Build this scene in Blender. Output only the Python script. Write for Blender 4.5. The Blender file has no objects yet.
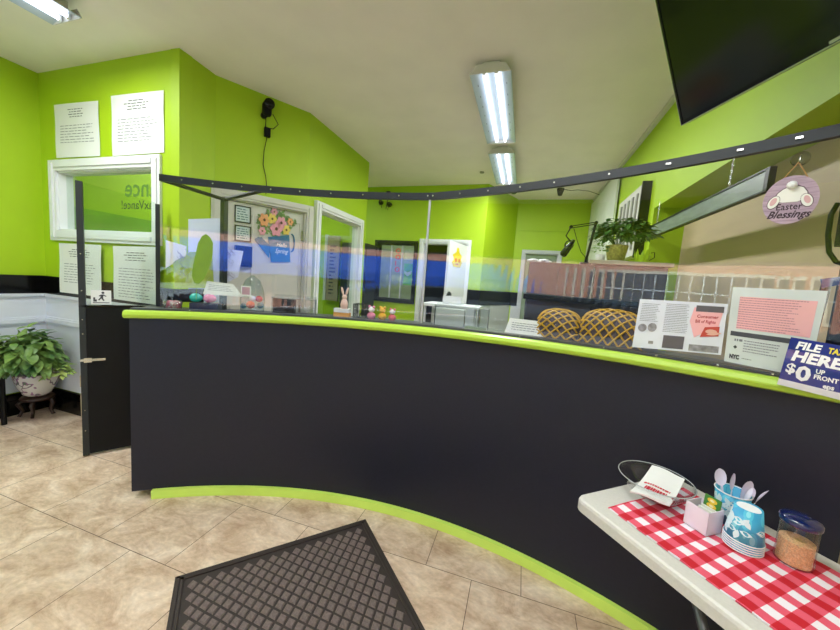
import bpy, bmesh, math, random
from mathutils import Vector, Matrix
random.seed(7)
SC = bpy.context.scene
COL = SC.collection
PI = math.pi

# ------------------------------------------------------------------ camera, world, sun, exposure
H = 1.43
FP = 333.9
YAW, PITCH, ROLL = map(math.radians, (-16.875, -5.7136, 4.1773))
FW = Vector((math.sin(YAW)*math.cos(PITCH), math.cos(YAW)*math.cos(PITCH), math.sin(PITCH)))
R0 = Vector((math.cos(YAW), -math.sin(YAW), 0))
U0 = R0.cross(FW)
RT = math.cos(ROLL)*R0 + math.sin(ROLL)*U0
UP = -math.sin(ROLL)*R0 + math.cos(ROLL)*U0
cam = bpy.data.cameras.new('camera')
cam.sensor_fit = 'HORIZONTAL'; cam.sensor_width = 36; cam.lens = FP/840*36
cam.clip_start = 0.02; cam.clip_end = 200
camo = bpy.data.objects.new('camera', cam); COL.objects.link(camo)
camo.matrix_world = Matrix(((RT.x, UP.x, -FW.x, 0), (RT.y, UP.y, -FW.y, 0), (RT.z, UP.z, -FW.z, H), (0, 0, 0, 1)))
SC.camera = camo

w = bpy.data.worlds.new('world'); SC.world = w; w.use_nodes = True
wb = w.node_tree.nodes['Background']
wb.inputs[0].default_value = (0.62, 0.78, 1.0, 1); wb.inputs[1].default_value = 4.5

sd = bpy.data.lights.new('sun', 'SUN'); sd.energy = 7.0; sd.angle = math.radians(1.0); sd.color = (1, .93, .82)
so = bpy.data.objects.new('sun', sd); COL.objects.link(so)
so.rotation_euler = Vector((-0.35, -0.75, -0.85)).to_track_quat('-Z', 'Y').to_euler()

SC.view_settings.view_transform = 'Standard'
SC.view_settings.look = 'None'
SC.view_settings.gamma = 1
SC.view_settings.use_curve_mapping = False
SC.view_settings.exposure = 0.85
TUBE = 3.2       # glow of the fluorescent tubes themselves
WATT = 9.5      # light each tube sends down into the room

# ------------------------------------------------------------------ measuring helpers
def ray(x, y): return FW*FP + RT*(x-420) + UP*(315-y)
def atY(x, y, Y):
    d = ray(x, y); t = Y/d.y; return Vector((d.x*t, Y, H+d.z*t))
def atZ(x, y, z):
    d = ray(x, y); t = (z-H)/d.z; return Vector((d.x*t, d.y*t, z))
def atX(x, y, X):
    d = ray(x, y); t = X/d.x; return Vector((X, d.y*t, H+d.z*t))
CX, CY = -.55, -.92
def atR(x, y, R):
    d = ray(x, y); a = d.x**2+d.y**2; b = -2*(d.x*CX+d.y*CY); c = CX*CX+CY*CY-R*R
    t = (-b+math.sqrt(b*b-4*a*c))/(2*a); return Vector((d.x*t, d.y*t, H+d.z*t))
def ang(p): return math.atan2(p.x-CX, p.y-CY)
def pol(a, R, z=0): return Vector((CX+R*math.sin(a), CY+R*math.cos(a), z))
def zun(X): return 1.13 + .015*(X+.53)
TH = .045
def ztop(X): return zun(X)+TH
def zrail(X): return 1.897 + max(0, X+.54)*.064

# ------------------------------------------------------------------ materials
def lin(c): c /= 255.0; return c/12.92 if c <= .04045 else ((c+.055)/1.055)**2.4
def S(r, g, b): return (lin(r), lin(g), lin(b), 1)
MATS = {}
def M(name, col, rough=.5, metal=0, var=.06, scale=8, bump=0, spec=.5, coat=0, stretch=None):
    if name in MATS: return MATS[name]
    m = bpy.data.materials.new(name); MATS[name] = m; m.use_nodes = True
    nt = m.node_tree; b = nt.nodes['Principled BSDF']
    b.inputs['Roughness'].default_value = rough; b.inputs['Metallic'].default_value = metal
    b.inputs['Specular IOR Level'].default_value = spec; b.inputs['Coat Weight'].default_value = coat
    c = S(*col)
    tc = nt.nodes.new('ShaderNodeTexCoord'); mp = nt.nodes.new('ShaderNodeMapping')
    if stretch: mp.inputs['Scale'].default_value = stretch
    nz = nt.nodes.new('ShaderNodeTexNoise'); nz.inputs['Scale'].default_value = scale; nz.inputs['Detail'].default_value = 4
    nt.links.new(tc.outputs['Object'], mp.inputs[0]); nt.links.new(mp.outputs[0], nz.inputs[0])
    cr = nt.nodes.new('ShaderNodeValToRGB')
    cr.color_ramp.elements[0].position = .3; cr.color_ramp.elements[1].position = .7
    cr.color_ramp.elements[0].color = (c[0]*(1-var), c[1]*(1-var), c[2]*(1-var), 1)
    cr.color_ramp.elements[1].color = (min(1, c[0]*(1+var)), min(1, c[1]*(1+var)), min(1, c[2]*(1+var)), 1)
    nt.links.new(nz.outputs[0], cr.inputs[0]); nt.links.new(cr.outputs[0], b.inputs['Base Color'])
    if bump:
        bp = nt.nodes.new('ShaderNodeBump'); bp.inputs['Strength'].default_value = bump; bp.inputs['Distance'].default_value = .01
        nt.links.new(nz.outputs[0], bp.inputs['Height']); nt.links.new(bp.outputs[0], b.inputs['Normal'])
    return m
def emit(name, col, st):
    m = bpy.data.materials.new(name); m.use_nodes = True; nt = m.node_tree; nt.nodes.clear()
    e = nt.nodes.new('ShaderNodeEmission'); e.inputs[0].default_value = S(*col); e.inputs[1].default_value = st
    o = nt.nodes.new('ShaderNodeOutputMaterial'); nt.links.new(e.outputs[0], o.inputs[0]); return m
def clear(name, tint, f0, rough=0.0, grain=0.0):
    """thin clear sheet: transparent with a fresnel-weighted reflection"""
    m = bpy.data.materials.new(name); m.use_nodes = True; nt = m.node_tree; nt.nodes.clear()
    t = nt.nodes.new('ShaderNodeBsdfTransparent'); t.inputs[0].default_value = (*tint, 1)
    g = nt.nodes.new('ShaderNodeBsdfGlossy'); g.inputs['Roughness'].default_value = rough
    lw = nt.nodes.new('ShaderNodeLayerWeight'); lw.inputs[0].default_value = .5
    pw = nt.nodes.new('ShaderNodeMath'); pw.operation = 'POWER'; pw.inputs[1].default_value = 4
    mx_ = nt.nodes.new('ShaderNodeMath'); mx_.operation = 'MULTIPLY_ADD'; mx_.inputs[1].default_value = 1-f0; mx_.inputs[2].default_value = f0
    nt.links.new(lw.outputs['Facing'], pw.inputs[0]); nt.links.new(pw.outputs[0], mx_.inputs[0])
    mx = nt.nodes.new('ShaderNodeMixShader'); nt.links.new(mx_.outputs[0], mx.inputs[0])
    nt.links.new(t.outputs[0], mx.inputs[1]); nt.links.new(g.outputs[0], mx.inputs[2])
    if grain:
        tc = nt.nodes.new('ShaderNodeTexCoord'); nz = nt.nodes.new('ShaderNodeTexNoise'); nz.inputs['Scale'].default_value = 3.0
        bp = nt.nodes.new('ShaderNodeBump'); bp.inputs['Strength'].default_value = grain; bp.inputs['Distance'].default_value = .01
        nt.links.new(tc.outputs['Object'], nz.inputs[0]); nt.links.new(nz.outputs[0], bp.inputs['Height']); nt.links.new(bp.outputs[0], g.inputs['Normal'])
    o = nt.nodes.new('ShaderNodeOutputMaterial'); nt.links.new(mx.outputs[0], o.inputs[0]); return m

green = M('green_paint', (166, 200, 22), .55, var=.03, scale=2, bump=.05)
ceilm = M('ceiling_plaster', (238, 230, 228), .8, var=.03, scale=3, bump=.25)
white = M('white_paint', (226, 228, 228), .45, var=.02)
offw = M('off_white', (205, 203, 196), .5, var=.04)
greyw = M('grey_white', (196, 200, 204), .5, var=.03)
black = M('black_paint', (10, 12, 15), .35, var=.2, spec=.22)
blackgloss = M('black_gloss', (8, 9, 10), .15, var=.1, spec=.3)
bmetal = M('black_metal', (34, 38, 40), .4, metal=.2, var=.1)
navy = M('counter_laminate', (26, 29, 43), .42, var=.08, scale=60, spec=.35)
lime = M('lime_laminate', (176, 212, 68), .3, var=.03)
limep = M('lime_paint_strip', (200, 236, 104), .4, var=.04)
gstrip = M('grey_strip', (72, 74, 76), .35, var=.1)
ctop = M('counter_top_grey', (48, 52, 58), .3, var=.1)
steel = M('steel', (200, 200, 196), .25, metal=1, var=.05)
alum = M('aluminium', (176, 178, 172), .4, metal=.6, var=.05)
paper = M('paper', (228, 230, 226), .7, var=.015, scale=3)
ink = M('ink', (60, 62, 66), .7, var=.1)
faint = M('faint_ink', (120, 124, 128), .7, var=.1)
woodb = M('beige_panel', (198, 176, 142), .5, var=.06, scale=2.5, stretch=(1, 1, 6))
darkwood = M('dark_wood', (46, 24, 16), .35, var=.3, scale=20)
hutchm = M('hutch_laminate', (44, 38, 42), .3, var=.2, scale=5)
acryl = clear('clear_acrylic', (.985, .99, .985), .05, 0, .06)
gglass = clear('thin_glass', (.93, .97, .95), .045)
clearp = clear('clear_plastic', (.93, .95, .95), .05, .03)

def floor_mat():
    m = bpy.data.materials.new('travertine_tile'); m.use_nodes = True; nt = m.node_tree; b = nt.nodes['Principled BSDF']
    tc = nt.nodes.new('ShaderNodeTexCoord'); mp = nt.nodes.new('ShaderNodeMapping')
    P = .4657
    mp.inputs['Location'].default_value = (1.502 + P*20, -1.533 + P*20, 0)
    nt.links.new(tc.outputs['Object'], mp.inputs[0])
    br = nt.nodes.new('ShaderNodeTexBrick'); br.offset = .5; br.offset_frequency = 2; br.squash = 1
    br.inputs['Scale'].default_value = 1; br.inputs['Brick Width'].default_value = P; br.inputs['Row Height'].default_value = P
    br.inputs['Mortar Size'].default_value = .0016; br.inputs['Mortar Smooth'].default_value = .1; br.inputs['Bias'].default_value = 0
    br.inputs['Color1'].default_value = (.25, .25, .25, 1); br.inputs['Color2'].default_value = (.75, .75, .75, 1); br.inputs['Mortar'].default_value = (0, 0, 0, 1)
    nt.links.new(mp.outputs[0], br.inputs['Vector'])
    mp2 = nt.nodes.new('ShaderNodeMapping'); mp2.inputs['Scale'].default_value = (1.0, 1.6, 1); mp2.inputs['Rotation'].default_value = (0, 0, .5)
    nt.links.new(tc.outputs['Object'], mp2.inputs[0])
    n1 = nt.nodes.new('ShaderNodeTexNoise'); n1.inputs['Scale'].default_value = 5.5; n1.inputs['Detail'].default_value = 9; n1.inputs['Roughness'].default_value = .68; n1.inputs['Distortion'].default_value = .6
    nt.links.new(mp2.outputs[0], n1.inputs[0])
    cr = nt.nodes.new('ShaderNodeValToRGB'); e = cr.color_ramp.elements
    e[0].position = .32; e[0].color = S(180, 150, 122); e[1].position = .68; e[1].color = S(238, 220, 198)
    x = e.new(.5); x.color = S(214, 190, 164)
    nt.links.new(n1.outputs[0], cr.inputs[0])
    n2 = nt.nodes.new('ShaderNodeTexNoise'); n2.inputs['Scale'].default_value = 38; n2.inputs['Detail'].default_value = 5
    nt.links.new(mp2.outputs[0], n2.inputs[0])
    r2 = nt.nodes.new('ShaderNodeMapRange'); r2.inputs[1].default_value = .25; r2.inputs[2].default_value = .75; r2.inputs[3].default_value = .84; r2.inputs[4].default_value = 1.1
    nt.links.new(n2.outputs[0], r2.inputs[0])
    mul = nt.nodes.new('ShaderNodeMix'); mul.data_type = 'RGBA'; mul.blend_type = 'MULTIPLY'; mul.inputs[0].default_value = 1
    nt.links.new(cr.outputs[0], mul.inputs[6]); nt.links.new(r2.outputs[0], mul.inputs[7])
    mr = nt.nodes.new('ShaderNodeMapRange'); mr.inputs[1].default_value = .25; mr.inputs[2].default_value = .75; mr.inputs[3].default_value = .93; mr.inputs[4].default_value = 1.04
    nt.links.new(br.outputs[0], mr.inputs[0])
    mul2 = nt.nodes.new('ShaderNodeMix'); mul2.data_type = 'RGBA'; mul2.blend_type = 'MULTIPLY'; mul2.inputs[0].default_value = 1
    nt.links.new(mul.outputs[2], mul2.inputs[6]); nt.links.new(mr.outputs[0], mul2.inputs[7])
    mm = nt.nodes.new('ShaderNodeMix'); mm.data_type = 'RGBA'; mm.inputs[7].default_value = S(92, 72, 58)
    nt.links.new(br.outputs['Fac'], mm.inputs[0]); nt.links.new(mul2.outputs[2], mm.inputs[6])
    nt.links.new(mm.outputs[2], b.inputs['Base Color'])
    b.inputs['Roughness'].default_value = .42
    bp = nt.nodes.new('ShaderNodeBump'); bp.inputs['Strength'].default_value = .3; bp.inputs['Distance'].default_value = .003; bp.invert = True
    nt.links.new(br.outputs['Fac'], bp.inputs['Height']); nt.links.new(bp.outputs[0], b.inputs['Normal'])
    return m
def brick_mat(name, c1, c2, mortar, scale=1.0, bw=.22, rh=.075):
    m = bpy.data.materials.new(name); m.use_nodes = True; nt = m.node_tree; b = nt.nodes['Principled BSDF']
    tc = nt.nodes.new('ShaderNodeTexCoord'); sp = nt.nodes.new('ShaderNodeSeparateXYZ'); cb = nt.nodes.new('ShaderNodeCombineXYZ')
    nt.links.new(tc.outputs['Object'], sp.inputs[0]); nt.links.new(sp.outputs[0], cb.inputs[0]); nt.links.new(sp.outputs[2], cb.inputs[1])
    br = nt.nodes.new('ShaderNodeTexBrick'); br.inputs['Scale'].default_value = scale
    br.inputs['Brick Width'].default_value = bw; br.inputs['Row Height'].default_value = rh; br.inputs['Mortar Size'].default_value = .008
    br.inputs['Color1'].default_value = S(*c1); br.inputs['Color2'].default_value = S(*c2); br.inputs['Mortar'].default_value = S(*mortar)
    nt.links.new(cb.outputs[0], br.inputs[0]); nt.links.new(br.outputs[0], b.inputs['Base Color']); b.inputs['Roughness'].default_value = .85
    return m

# ------------------------------------------------------------------ mesh helpers
def obj(name, bm, mat, parent=None, smooth=False, loc=None):
    me = bpy.data.meshes.new(name)
    bmesh.ops.recalc_face_normals(bm, faces=bm.faces[:]) if smooth is not None else None
    bm.to_mesh(me); bm.free()
    if smooth:
        for p in me.polygons: p.use_smooth = True
    ms = mat if isinstance(mat, (list, tuple)) else [mat]
    for m in ms: me.materials.append(m)
    o = bpy.data.objects.new(name, me); COL.objects.link(o)
    return o
def thing(name, label, cat, loc, group=None):
    o = bpy.data.objects.new(name, None); COL.objects.link(o); o.location = loc; o.empty_display_size = .05
    o['label'] = label; o['category'] = cat
    if group: o['group'] = group
    return o
def tag(o, label, cat, group=None, kind=None):
    o['label'] = label; o['category'] = cat
    if group: o['group'] = group
    if kind: o['kind'] = kind
    return o
def part(name, bm, mat, root, smooth=False, label=None):
    """a child mesh; every mesh is written in world space, only things' empties have a place"""
    o = obj(name, bm, mat, None, smooth); o.parent = root
    o.matrix_parent_inverse = Matrix.Translation(-Vector(root.location)) if root.type == 'EMPTY' else Matrix.Identity(4)
    if label: o['label'] = label
    return o
def struct(name, bm, mat, parent=None, smooth=False):
    o = obj(name, bm, mat, None, smooth)
    if parent: o.parent = parent
    else: o['kind'] = 'structure'
    return o
def B(): return bmesh.new()
def box(bm, x0, x1, y0, y1, z0, z1, m=None, bev=0, mi=0):
    T = Matrix.Translation(((x0+x1)/2, (y0+y1)/2, (z0+z1)/2)) @ Matrix.Diagonal((abs(x1-x0), abs(y1-y0), abs(z1-z0), 1))
    if m is not None: T = m @ T
    r = bmesh.ops.create_cube(bm, size=1, matrix=T)
    if bev:
        es = set()
        for v in r['verts']:
            for e in v.link_edges: es.add(e)
        bmesh.ops.bevel(bm, geom=list(es), offset=bev, segments=2, affect='EDGES', profile=.7)
    elif mi:
        fs = set()
        for v in r['verts']:
            for f in v.link_faces: fs.add(f)
        for f in fs: f.material_index = mi
    return bm
def frame(A, Bp, z=0):
    """matrix: x along A->B, y to the left-hand normal, z up, origin at A"""
    A = Vector((A[0], A[1], 0)); Bp = Vector((Bp[0], Bp[1], 0)); x = (Bp-A).normalized(); y = Vector((-x.y, x.x, 0))
    return Matrix(((x.x, y.x, 0, A.x), (x.y, y.y, 0, A.y), (0, 0, 1, z), (0, 0, 0, 1)))
def tube(bm, pts, r, seg=8, cap=True, rr=None):
    pts = [Vector(p) for p in pts]; rings = []
    up = Vector((0, 0, 1)); prev = None
    for i, p in enumerate(pts):
        d = (pts[min(i+1, len(pts)-1)]-pts[max(i-1, 0)]).normalized()
        a = d.cross(up) if prev is None else prev - d*prev.dot(d)
        if a.length < 1e-4: a = d.cross(Vector((1, 0, 0)))
        a.normalize(); b = d.cross(a); prev = a
        q = r if rr is None else rr[i]
        rings.append([bm.verts.new(p+a*math.cos(2*PI*k/seg)*q+b*math.sin(2*PI*k/seg)*q) for k in range(seg)])
    for i in range(len(rings)-1):
        for k in range(seg):
            bm.faces.new((rings[i][k], rings[i][(k+1) % seg], rings[i+1][(k+1) % seg], rings[i+1][k]))
    if cap: bm.faces.new(rings[0]); bm.faces.new(rings[-1][::-1])
    return bm
def lathe(bm, prof, c, seg=32, sq=(1, 1), m=None):
    rings = []
    for r, z in prof:
        rg = []
        for k in range(seg):
            a = 2*PI*k/seg; v = Vector((r*math.cos(a)*sq[0], r*math.sin(a)*sq[1], z))
            if m is not None: v = m @ v
            rg.append(bm.verts.new(v+Vector(c)))
        rings.append(rg)
    for i in range(len(rings)-1):
        for k in range(seg):
            bm.faces.new((rings[i][k], rings[i][(k+1) % seg], rings[i+1][(k+1) % seg], rings[i+1][k]))
    bm.faces.new(rings[0][::-1]); bm.faces.new(rings[-1])
    return bm
def prism(bm, pts, z0, z1, f=None, mi=0):
    """extrude polygon pts (u,v) between offsets z0..z1 through mapping f(u,v,w)"""
    f = f or (lambda u, v, w_: Vector((u, v, w_)))
    a = [bm.verts.new(f(u, v, z0)) for u, v in pts]; b = [bm.verts.new(f(u, v, z1)) for u, v in pts]
    n = len(pts); fs = [bm.faces.new(a[::-1]), bm.faces.new(b)]
    for i in range(n): fs.append(bm.faces.new((a[i], a[(i+1) % n], b[(i+1) % n], b[i])))
    for q in fs: q.material_index = mi
    return bm
def arcbox(bm, a0, a1, Ra, Rb, z0, z1, n=40, round_=0):
    """curved bar about the counter's centre; z0,z1 functions of X"""
    rings = []
    for i in range(n+1):
        a = a0+(a1-a0)*i/n
        X = CX+(Ra+Rb)/2*math.sin(a)
        zz0, zz1 = z0(X), z1(X)
        if round_:
            h = zz1-zz0; q = min(round_, h*.49)
            sec = [(Ra+q, zz0), (Ra+.3*q, zz0+.3*q), (Ra, zz0+q), (Ra, zz1-q), (Ra+.3*q, zz1-.3*q), (Ra+q, zz1), (Rb, zz1), (Rb, zz0)]
        else: sec = [(Ra, zz0), (Ra, zz1), (Rb, zz1), (Rb, zz0)]
        rings.append([bm.verts.new(pol(a, R, z)) for R, z in sec])
    k = len(rings[0])
    for i in range(n):
        for j in range(k): bm.faces.new((rings[i][j], rings[i][(j+1) % k], rings[i+1][(j+1) % k], rings[i+1][j]))
    bm.faces.new(rings[0]); bm.faces.new(rings[-1][::-1])
    return bm
def ell(cu, cv, ru, rv, n=20, rot=0):
    c, s = math.cos(rot), math.sin(rot)
    return [(cu+ru*math.cos(2*PI*k/n)*c-rv*math.sin(2*PI*k/n)*s, cv+ru*math.cos(2*PI*k/n)*s+rv*math.sin(2*PI*k/n)*c) for k in range(n)]
def flatmap(o, ux, vx, n):
    o, ux, vx, n = map(Vector, (o, ux, vx, n))
    return lambda u, v, w_: o+ux*u+vx*v+n*w_
def quadmap(p00, p10, p11, p01):
    """bilinear sheet between four corners, u,v in 0..1, w outward to the camera side"""
    p = [Vector(q) for q in (p00, p10, p11, p01)]
    n = (p[1]-p[0]).cross(p[3]-p[0]).normalized()
    return lambda u, v, w_: (p[0]*(1-u)+p[1]*u)*(1-v)+(p[3]*(1-u)+p[2]*u)*v+n*w_
def text(bm, body, f, u, v, size, w_=.0006, align='LEFT', shear=0, sx=1, bold=0):
    cu = bpy.data.curves.new('lettering', 'FONT'); cu.body = body; cu.size = size; cu.align_x = align; cu.shear = shear; cu.offset = bold; cu.resolution_u = 2
    o = bpy.data.objects.new('lettering', cu); COL.objects.link(o)
    dg = bpy.context.evaluated_depsgraph_get(); dg.update()
    me = bpy.data.meshes.new_from_object(o.evaluated_get(dg))
    bpy.data.objects.remove(o); bpy.data.curves.remove(cu)
    t = bmesh.new(); t.from_mesh(me); bpy.data.meshes.remove(me)
    vm = {}
    for q in t.verts: vm[q] = bm.verts.new(f(u+q.co.x*sx, v+q.co.y, w_))
    for fc in t.faces:
        try: bm.faces.new([vm[q] for q in fc.verts])
        except ValueError: pass
    t.free(); return bm
def lines(bm, f, u0, u1, v0, v1, n, frac=.35, w_=.0005, rag=.3, step=.012):
    """rows of printed words as small flat marks"""
    dv = (v0-v1)/n
    for i in range(n):
        v = v0-dv*(i+.5); u = u0; end = u1-(u1-u0)*random.random()*rag
        while u < end:
            L = step*(.6+1.4*random.random())
            e = min(u+L, end); h = dv*frac
            bm.faces.new([bm.verts.new(f(a, b, w_)) for a, b in ((u, v-h/2), (e, v-h/2), (e, v+h/2), (u, v+h/2))])
            u = e+step*.35
    return bm
def sheet(bm, f, nu=1, nv=1, th=.0008, pts=None):
    """thin solid sheet over u,v 0..1"""
    if pts: return prism(bm, pts, -th, 0, f)
    for (w0) in (0,):
        top = [[bm.verts.new(f(i/nu, j/nv, 0)) for j in range(nv+1)] for i in range(nu+1)]
        bot = [[bm.verts.new(f(i/nu, j/nv, -th)) for j in range(nv+1)] for i in range(nu+1)]
    for i in range(nu):
        for j in range(nv):
            bm.faces.new((top[i][j], top[i+1][j], top[i+1][j+1], top[i][j+1])); bm.faces.new((bot[i][j], bot[i][j+1], bot[i+1][j+1], bot[i+1][j]))
    for i in range(nu):
        bm.faces.new((top[i][0], bot[i][0], bot[i+1][0], top[i+1][0])); bm.faces.new((top[i][nv], top[i+1][nv], bot[i+1][nv], bot[i][nv]))
    for j in range(nv):
        bm.faces.new((top[0][j], top[0][j+1], bot[0][j+1], bot[0][j])); bm.faces.new((top[nu][j], bot[nu][j], bot[nu][j+1], top[nu][j+1]))
    return bm
def flat(name, bm, mat, root, label=None):
    """printed marks: leave normals as they are"""
    o = part(name, bm, mat, root); 
    if label: o['label'] = label
    return o

# ------------------------------------------------------------------ shell
CE = 2.983
b = B(); box(b, -8, 1.4, -2.6, 8.4, -.1, 0); struct('floor', b, floor_mat())
b = B(); box(b, -4.4, 1.6, -2.7, 8.5, CE, CE+.12); struct('ceiling', b, ceilm)

def wall(name, A, Bp, holes=(), z0=0, z1=CE, th=.1, mat=green):
    """solid wall from A to B, its body to the left of A->B, with rectangular openings (s0,s1,z0,z1)"""
    m = frame(A, Bp); L = (Vector(Bp)-Vector(A)).length; b = B()
    hs = sorted(holes); s = 0
    for (a, c, h0, h1) in hs:
        if a > s: box(b, s, a, 0, th, z0, z1, m)
        if h0 > z0: box(b, a, c, 0, th, z0, h0, m)
        if h1 < z1: box(b, a, c, 0, th, h1, z1, m)
        s = c
    if s < L: box(b, s, L, 0, th, z0, z1, m)
    return struct(name, b, mat), m
P0, P1, P2, P3, P4 = (-4.2, 1.93), (-2.55, 1.93), (-2.57, 2.25), (-2.15, 2.93), (-2.17, 4.17)
wall('wall_left', (-4.2, -2.6), (-4.2, 8.4))
wall('wall_rear_left', P0, P1, [(.22, 1.385, 1.65, 2.155)])
wall('wall_pillar', P1, P2, th=.08)
mC = wall('wall_angled', P2, P3, [(.04, .79, 0, 2.04)], th=.1)[1]
mD = wall('wall_passage', P3, (-2.17, 4.27), [(.2, 1.12, .82, 2.10)], th=.08)[1]
wall('wall_back_left', (-4.2, 5.46), (-.66, 5.31), [(4.2-2.47, 4.2-1.80, 1.1, 2.03), (4.2-1.64, 4.2-.92, 0, 2.06)], th=.1)
wall('wall_back_diagonal', (-.66, 5.31), (-.238, 6.25), th=.05)
wall('wall_back', (-.238, 6.25), (.97, 6.25), [(.20, .74, 0, 2.06)])
# right wall: plain beyond the recess, bulkhead above it, beige panelled recess nearer
b = B(); box(b, .97, 1.35, 3.3, 8.4, 0, CE); box(b, .97, 1.35, -2.6, 3.3, 2.18, CE); struct('wall_right', b, green)
b = B(); box(b, 1.2, 1.35, -2.6, 3.3, 0, 2.18); struct('wall_right_recess', b, woodb)
b = B(); box(b, -4.3, 1.4, 8.3, 8.4, 0, CE); struct('wall_far', b, M('far_room_paint', (150, 156, 140), .6))
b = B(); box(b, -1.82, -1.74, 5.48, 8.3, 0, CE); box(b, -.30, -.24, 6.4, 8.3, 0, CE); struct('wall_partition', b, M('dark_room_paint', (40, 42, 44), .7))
# ceiling cove along the right wall
b = B(); box(b, .935, .97, 2.0, 6.2, CE-.035, CE); struct('trim_1', b, offw)
# black band, chair rail, wainscot, baseboards on the left
wains = M('wainscot_white', (214, 218, 224), .4, var=.02)
b = B(); box(b, -4.195, -4.17, -2.4, 1.93, 1.075, 1.235); box(b, -4.17, -2.56, 1.905, 1.929, 1.075, 1.235); struct('trim_2', b, blackgloss)
b = B(); box(b, -4.199, -4.185, -2.4, 1.93, .2, 1.074); box(b, -4.185, -2.56, 1.916, 1.929, .2, 1.074); struct('trim_3', b, wains)
b = B()
for z0, z1, d in ((.80, .815, .012), (.815, .85, .022), (.85, .865, .012), (1.05, 1.074, .02)):
    box(b, -4.185, -4.185+d, -2.4, 1.916, z0, z1); box(b, -4.185+d, -2.56, 1.916-d, 1.916, z0, z1)
struct('trim_4', b, wains)
b = B(); box(b, -4.199, -4.165, -2.4, 1.93, 0, .13); box(b, -4.199, -4.175, -2.4, 1.93, .13, .19); box(b, -4.165, -2.56, 1.895, 1.929, 0, .13); box(b, -4.175, -2.56, 1.905, 1.929, .13, .19); struct('baseboard_left', b, blackgloss)
mA = frame((-4.2, 5.46), (-.66, 5.31))
b = B(); box(b, 3.34, 3.545, -.02, 0, 1.12, 1.36, mA); struct('trim_5', b, black)
mDg = frame((-.66, 5.31), (-.238, 6.25))
b = B(); box(b, -.01, 1.04, -.02, 0, 1.12, 1.36, mDg); struct('trim_6', b, black)
b = B(); box(b, -.01, 1.04, -.015, 0, 0, 1.12, mDg); box(b, 3.34, 3.545, -.015, 0, 0, 1.12, mA); box(b, -.20, -.04, 6.235, 6.25, 0, 1.12); struct('trim_7', b, greyw)
b = B(); box(b, -.24, -.04, 6.23, 6.25, 1.12, 1.36); struct('trim_8', b, black)
b = B(); box(b, -.2, .95, 6.235, 6.25, 2.45, 2.465); struct('trim_9', b, green)

# ---- window 1 (office window left)
def casing(name, m, s0, s1, z0, z1, wd=.07, d=.03, mat=white, th=.1, sill=True, depth=None):
    """moulded casing around an opening, with jamb liners through the wall"""
    b = B()
    for (a, c, e, g, dd) in ((s0-wd, s0, z0-wd, z1+wd, d), (s1, s1+wd, z0-wd, z1+wd, d), (s0, s1, z1, z1+wd, d), (s0, s1, z0-wd, z0, d)):
        if not sill and e == z0-wd and g == z0: continue
        if not sill: e = 0 if e < .2 or e == z0-wd else e
        box(b, a, c, -dd, -.001, e, g, m)
        i = wd*.3
        if g-e > c-a: box(b, a+i, c-i, -dd-.01, -dd, e+i, g-i, m)
        else: box(b, a, c, -dd-.01, -dd, e+i, g-i, m)
    for (a, c, e, g) in ((s0, s0+.012, z0, z1), (s1-.012, s1, z0, z1), (s0, s1, z1-.012, z1)): box(b, a, c, -.001, th, e, g, m)
    if sill: box(b, s0, s1, -.001, th, z0, z0+.012, m)
    return struct(name, b, mat)
mW = frame(P0, P1)
f1 = casing('window_1', mW, .22, 1.385, 1.65, 2.155, wd=.09, d=.02)
b = B(); box(b, .235, 1.37, .05, .056, 1.665, 2.14, mW); struct('pane', b, gglass, f1)
b = B(); g = flatmap(mW @ Vector((1.385, .045, 1.64)), mW.to_3x3() @ Vector((-1, 0, 0)), (0, 0, 1), (0, -1, 0))
reflection_green = M('pale_painted_reflection', (92, 132, 52), .5)
text(b, 'ance', g, .03, .31, .20, .0006, bold=.003); struct('lettering', b, reflection_green, f1)  # mirrored reflection of the front sign, painted on the pane as letters
b = B(); text(b, 'TaxVance!', g, .02, .21, .10, .0006, bold=.001); struct('lettering', b, M('dark_painted_reflection', (52, 80, 40), .5), f1)  # smaller line of the same painted sign reflection

# office behind the windows: darker green lower wall, bookcase, its added lamp below
b = B(); box(b, -4.19, -4.17, 2.1, 5.2, 0, 1.9); struct('trim_10', b, M('deep_green_paint', (112, 168, 40), .55))
# ---- door 1 : angled wall, white door with a flower hanger
dwhite = M('door_white', (206, 204, 196), .4, var=.02)
d1 = casing('door_1', mC, .04, .79, 0, 2.03, wd=.07, sill=False, mat=dwhite, th=.09)
b = B(); box(b, .055, .775, .025, .06, .01, 2.015, mC, bev=.003); slab = struct('door_leaf', b, dwhite, d1)
b = B()
for z in (.25, 1.0, 1.75): box(b, .758, .772, .012, .026, z, z+.1, mC)
struct('hinge', b, steel, d1)
b = B()
for (a, c, e, g_) in ((.30, .315, .12, 1.93), (.315, .74, 1.915, 1.93), (.74, .752, .12, 1.93), (.315, .74, .12, .135)): box(b, a, c, .017, .026, e, g_, mC)
struct('moulding', b, dwhite, d1)
# ---- window 2 : passage wall
f2 = casing('window_2', mD, .2, 1.12, .82, 2.10, wd=.085, d=.04, th=.08)
b = B(); box(b, .215, 1.105, .04, .046, .835, 2.085, mD); struct('pane', b, gglass, f2)
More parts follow.
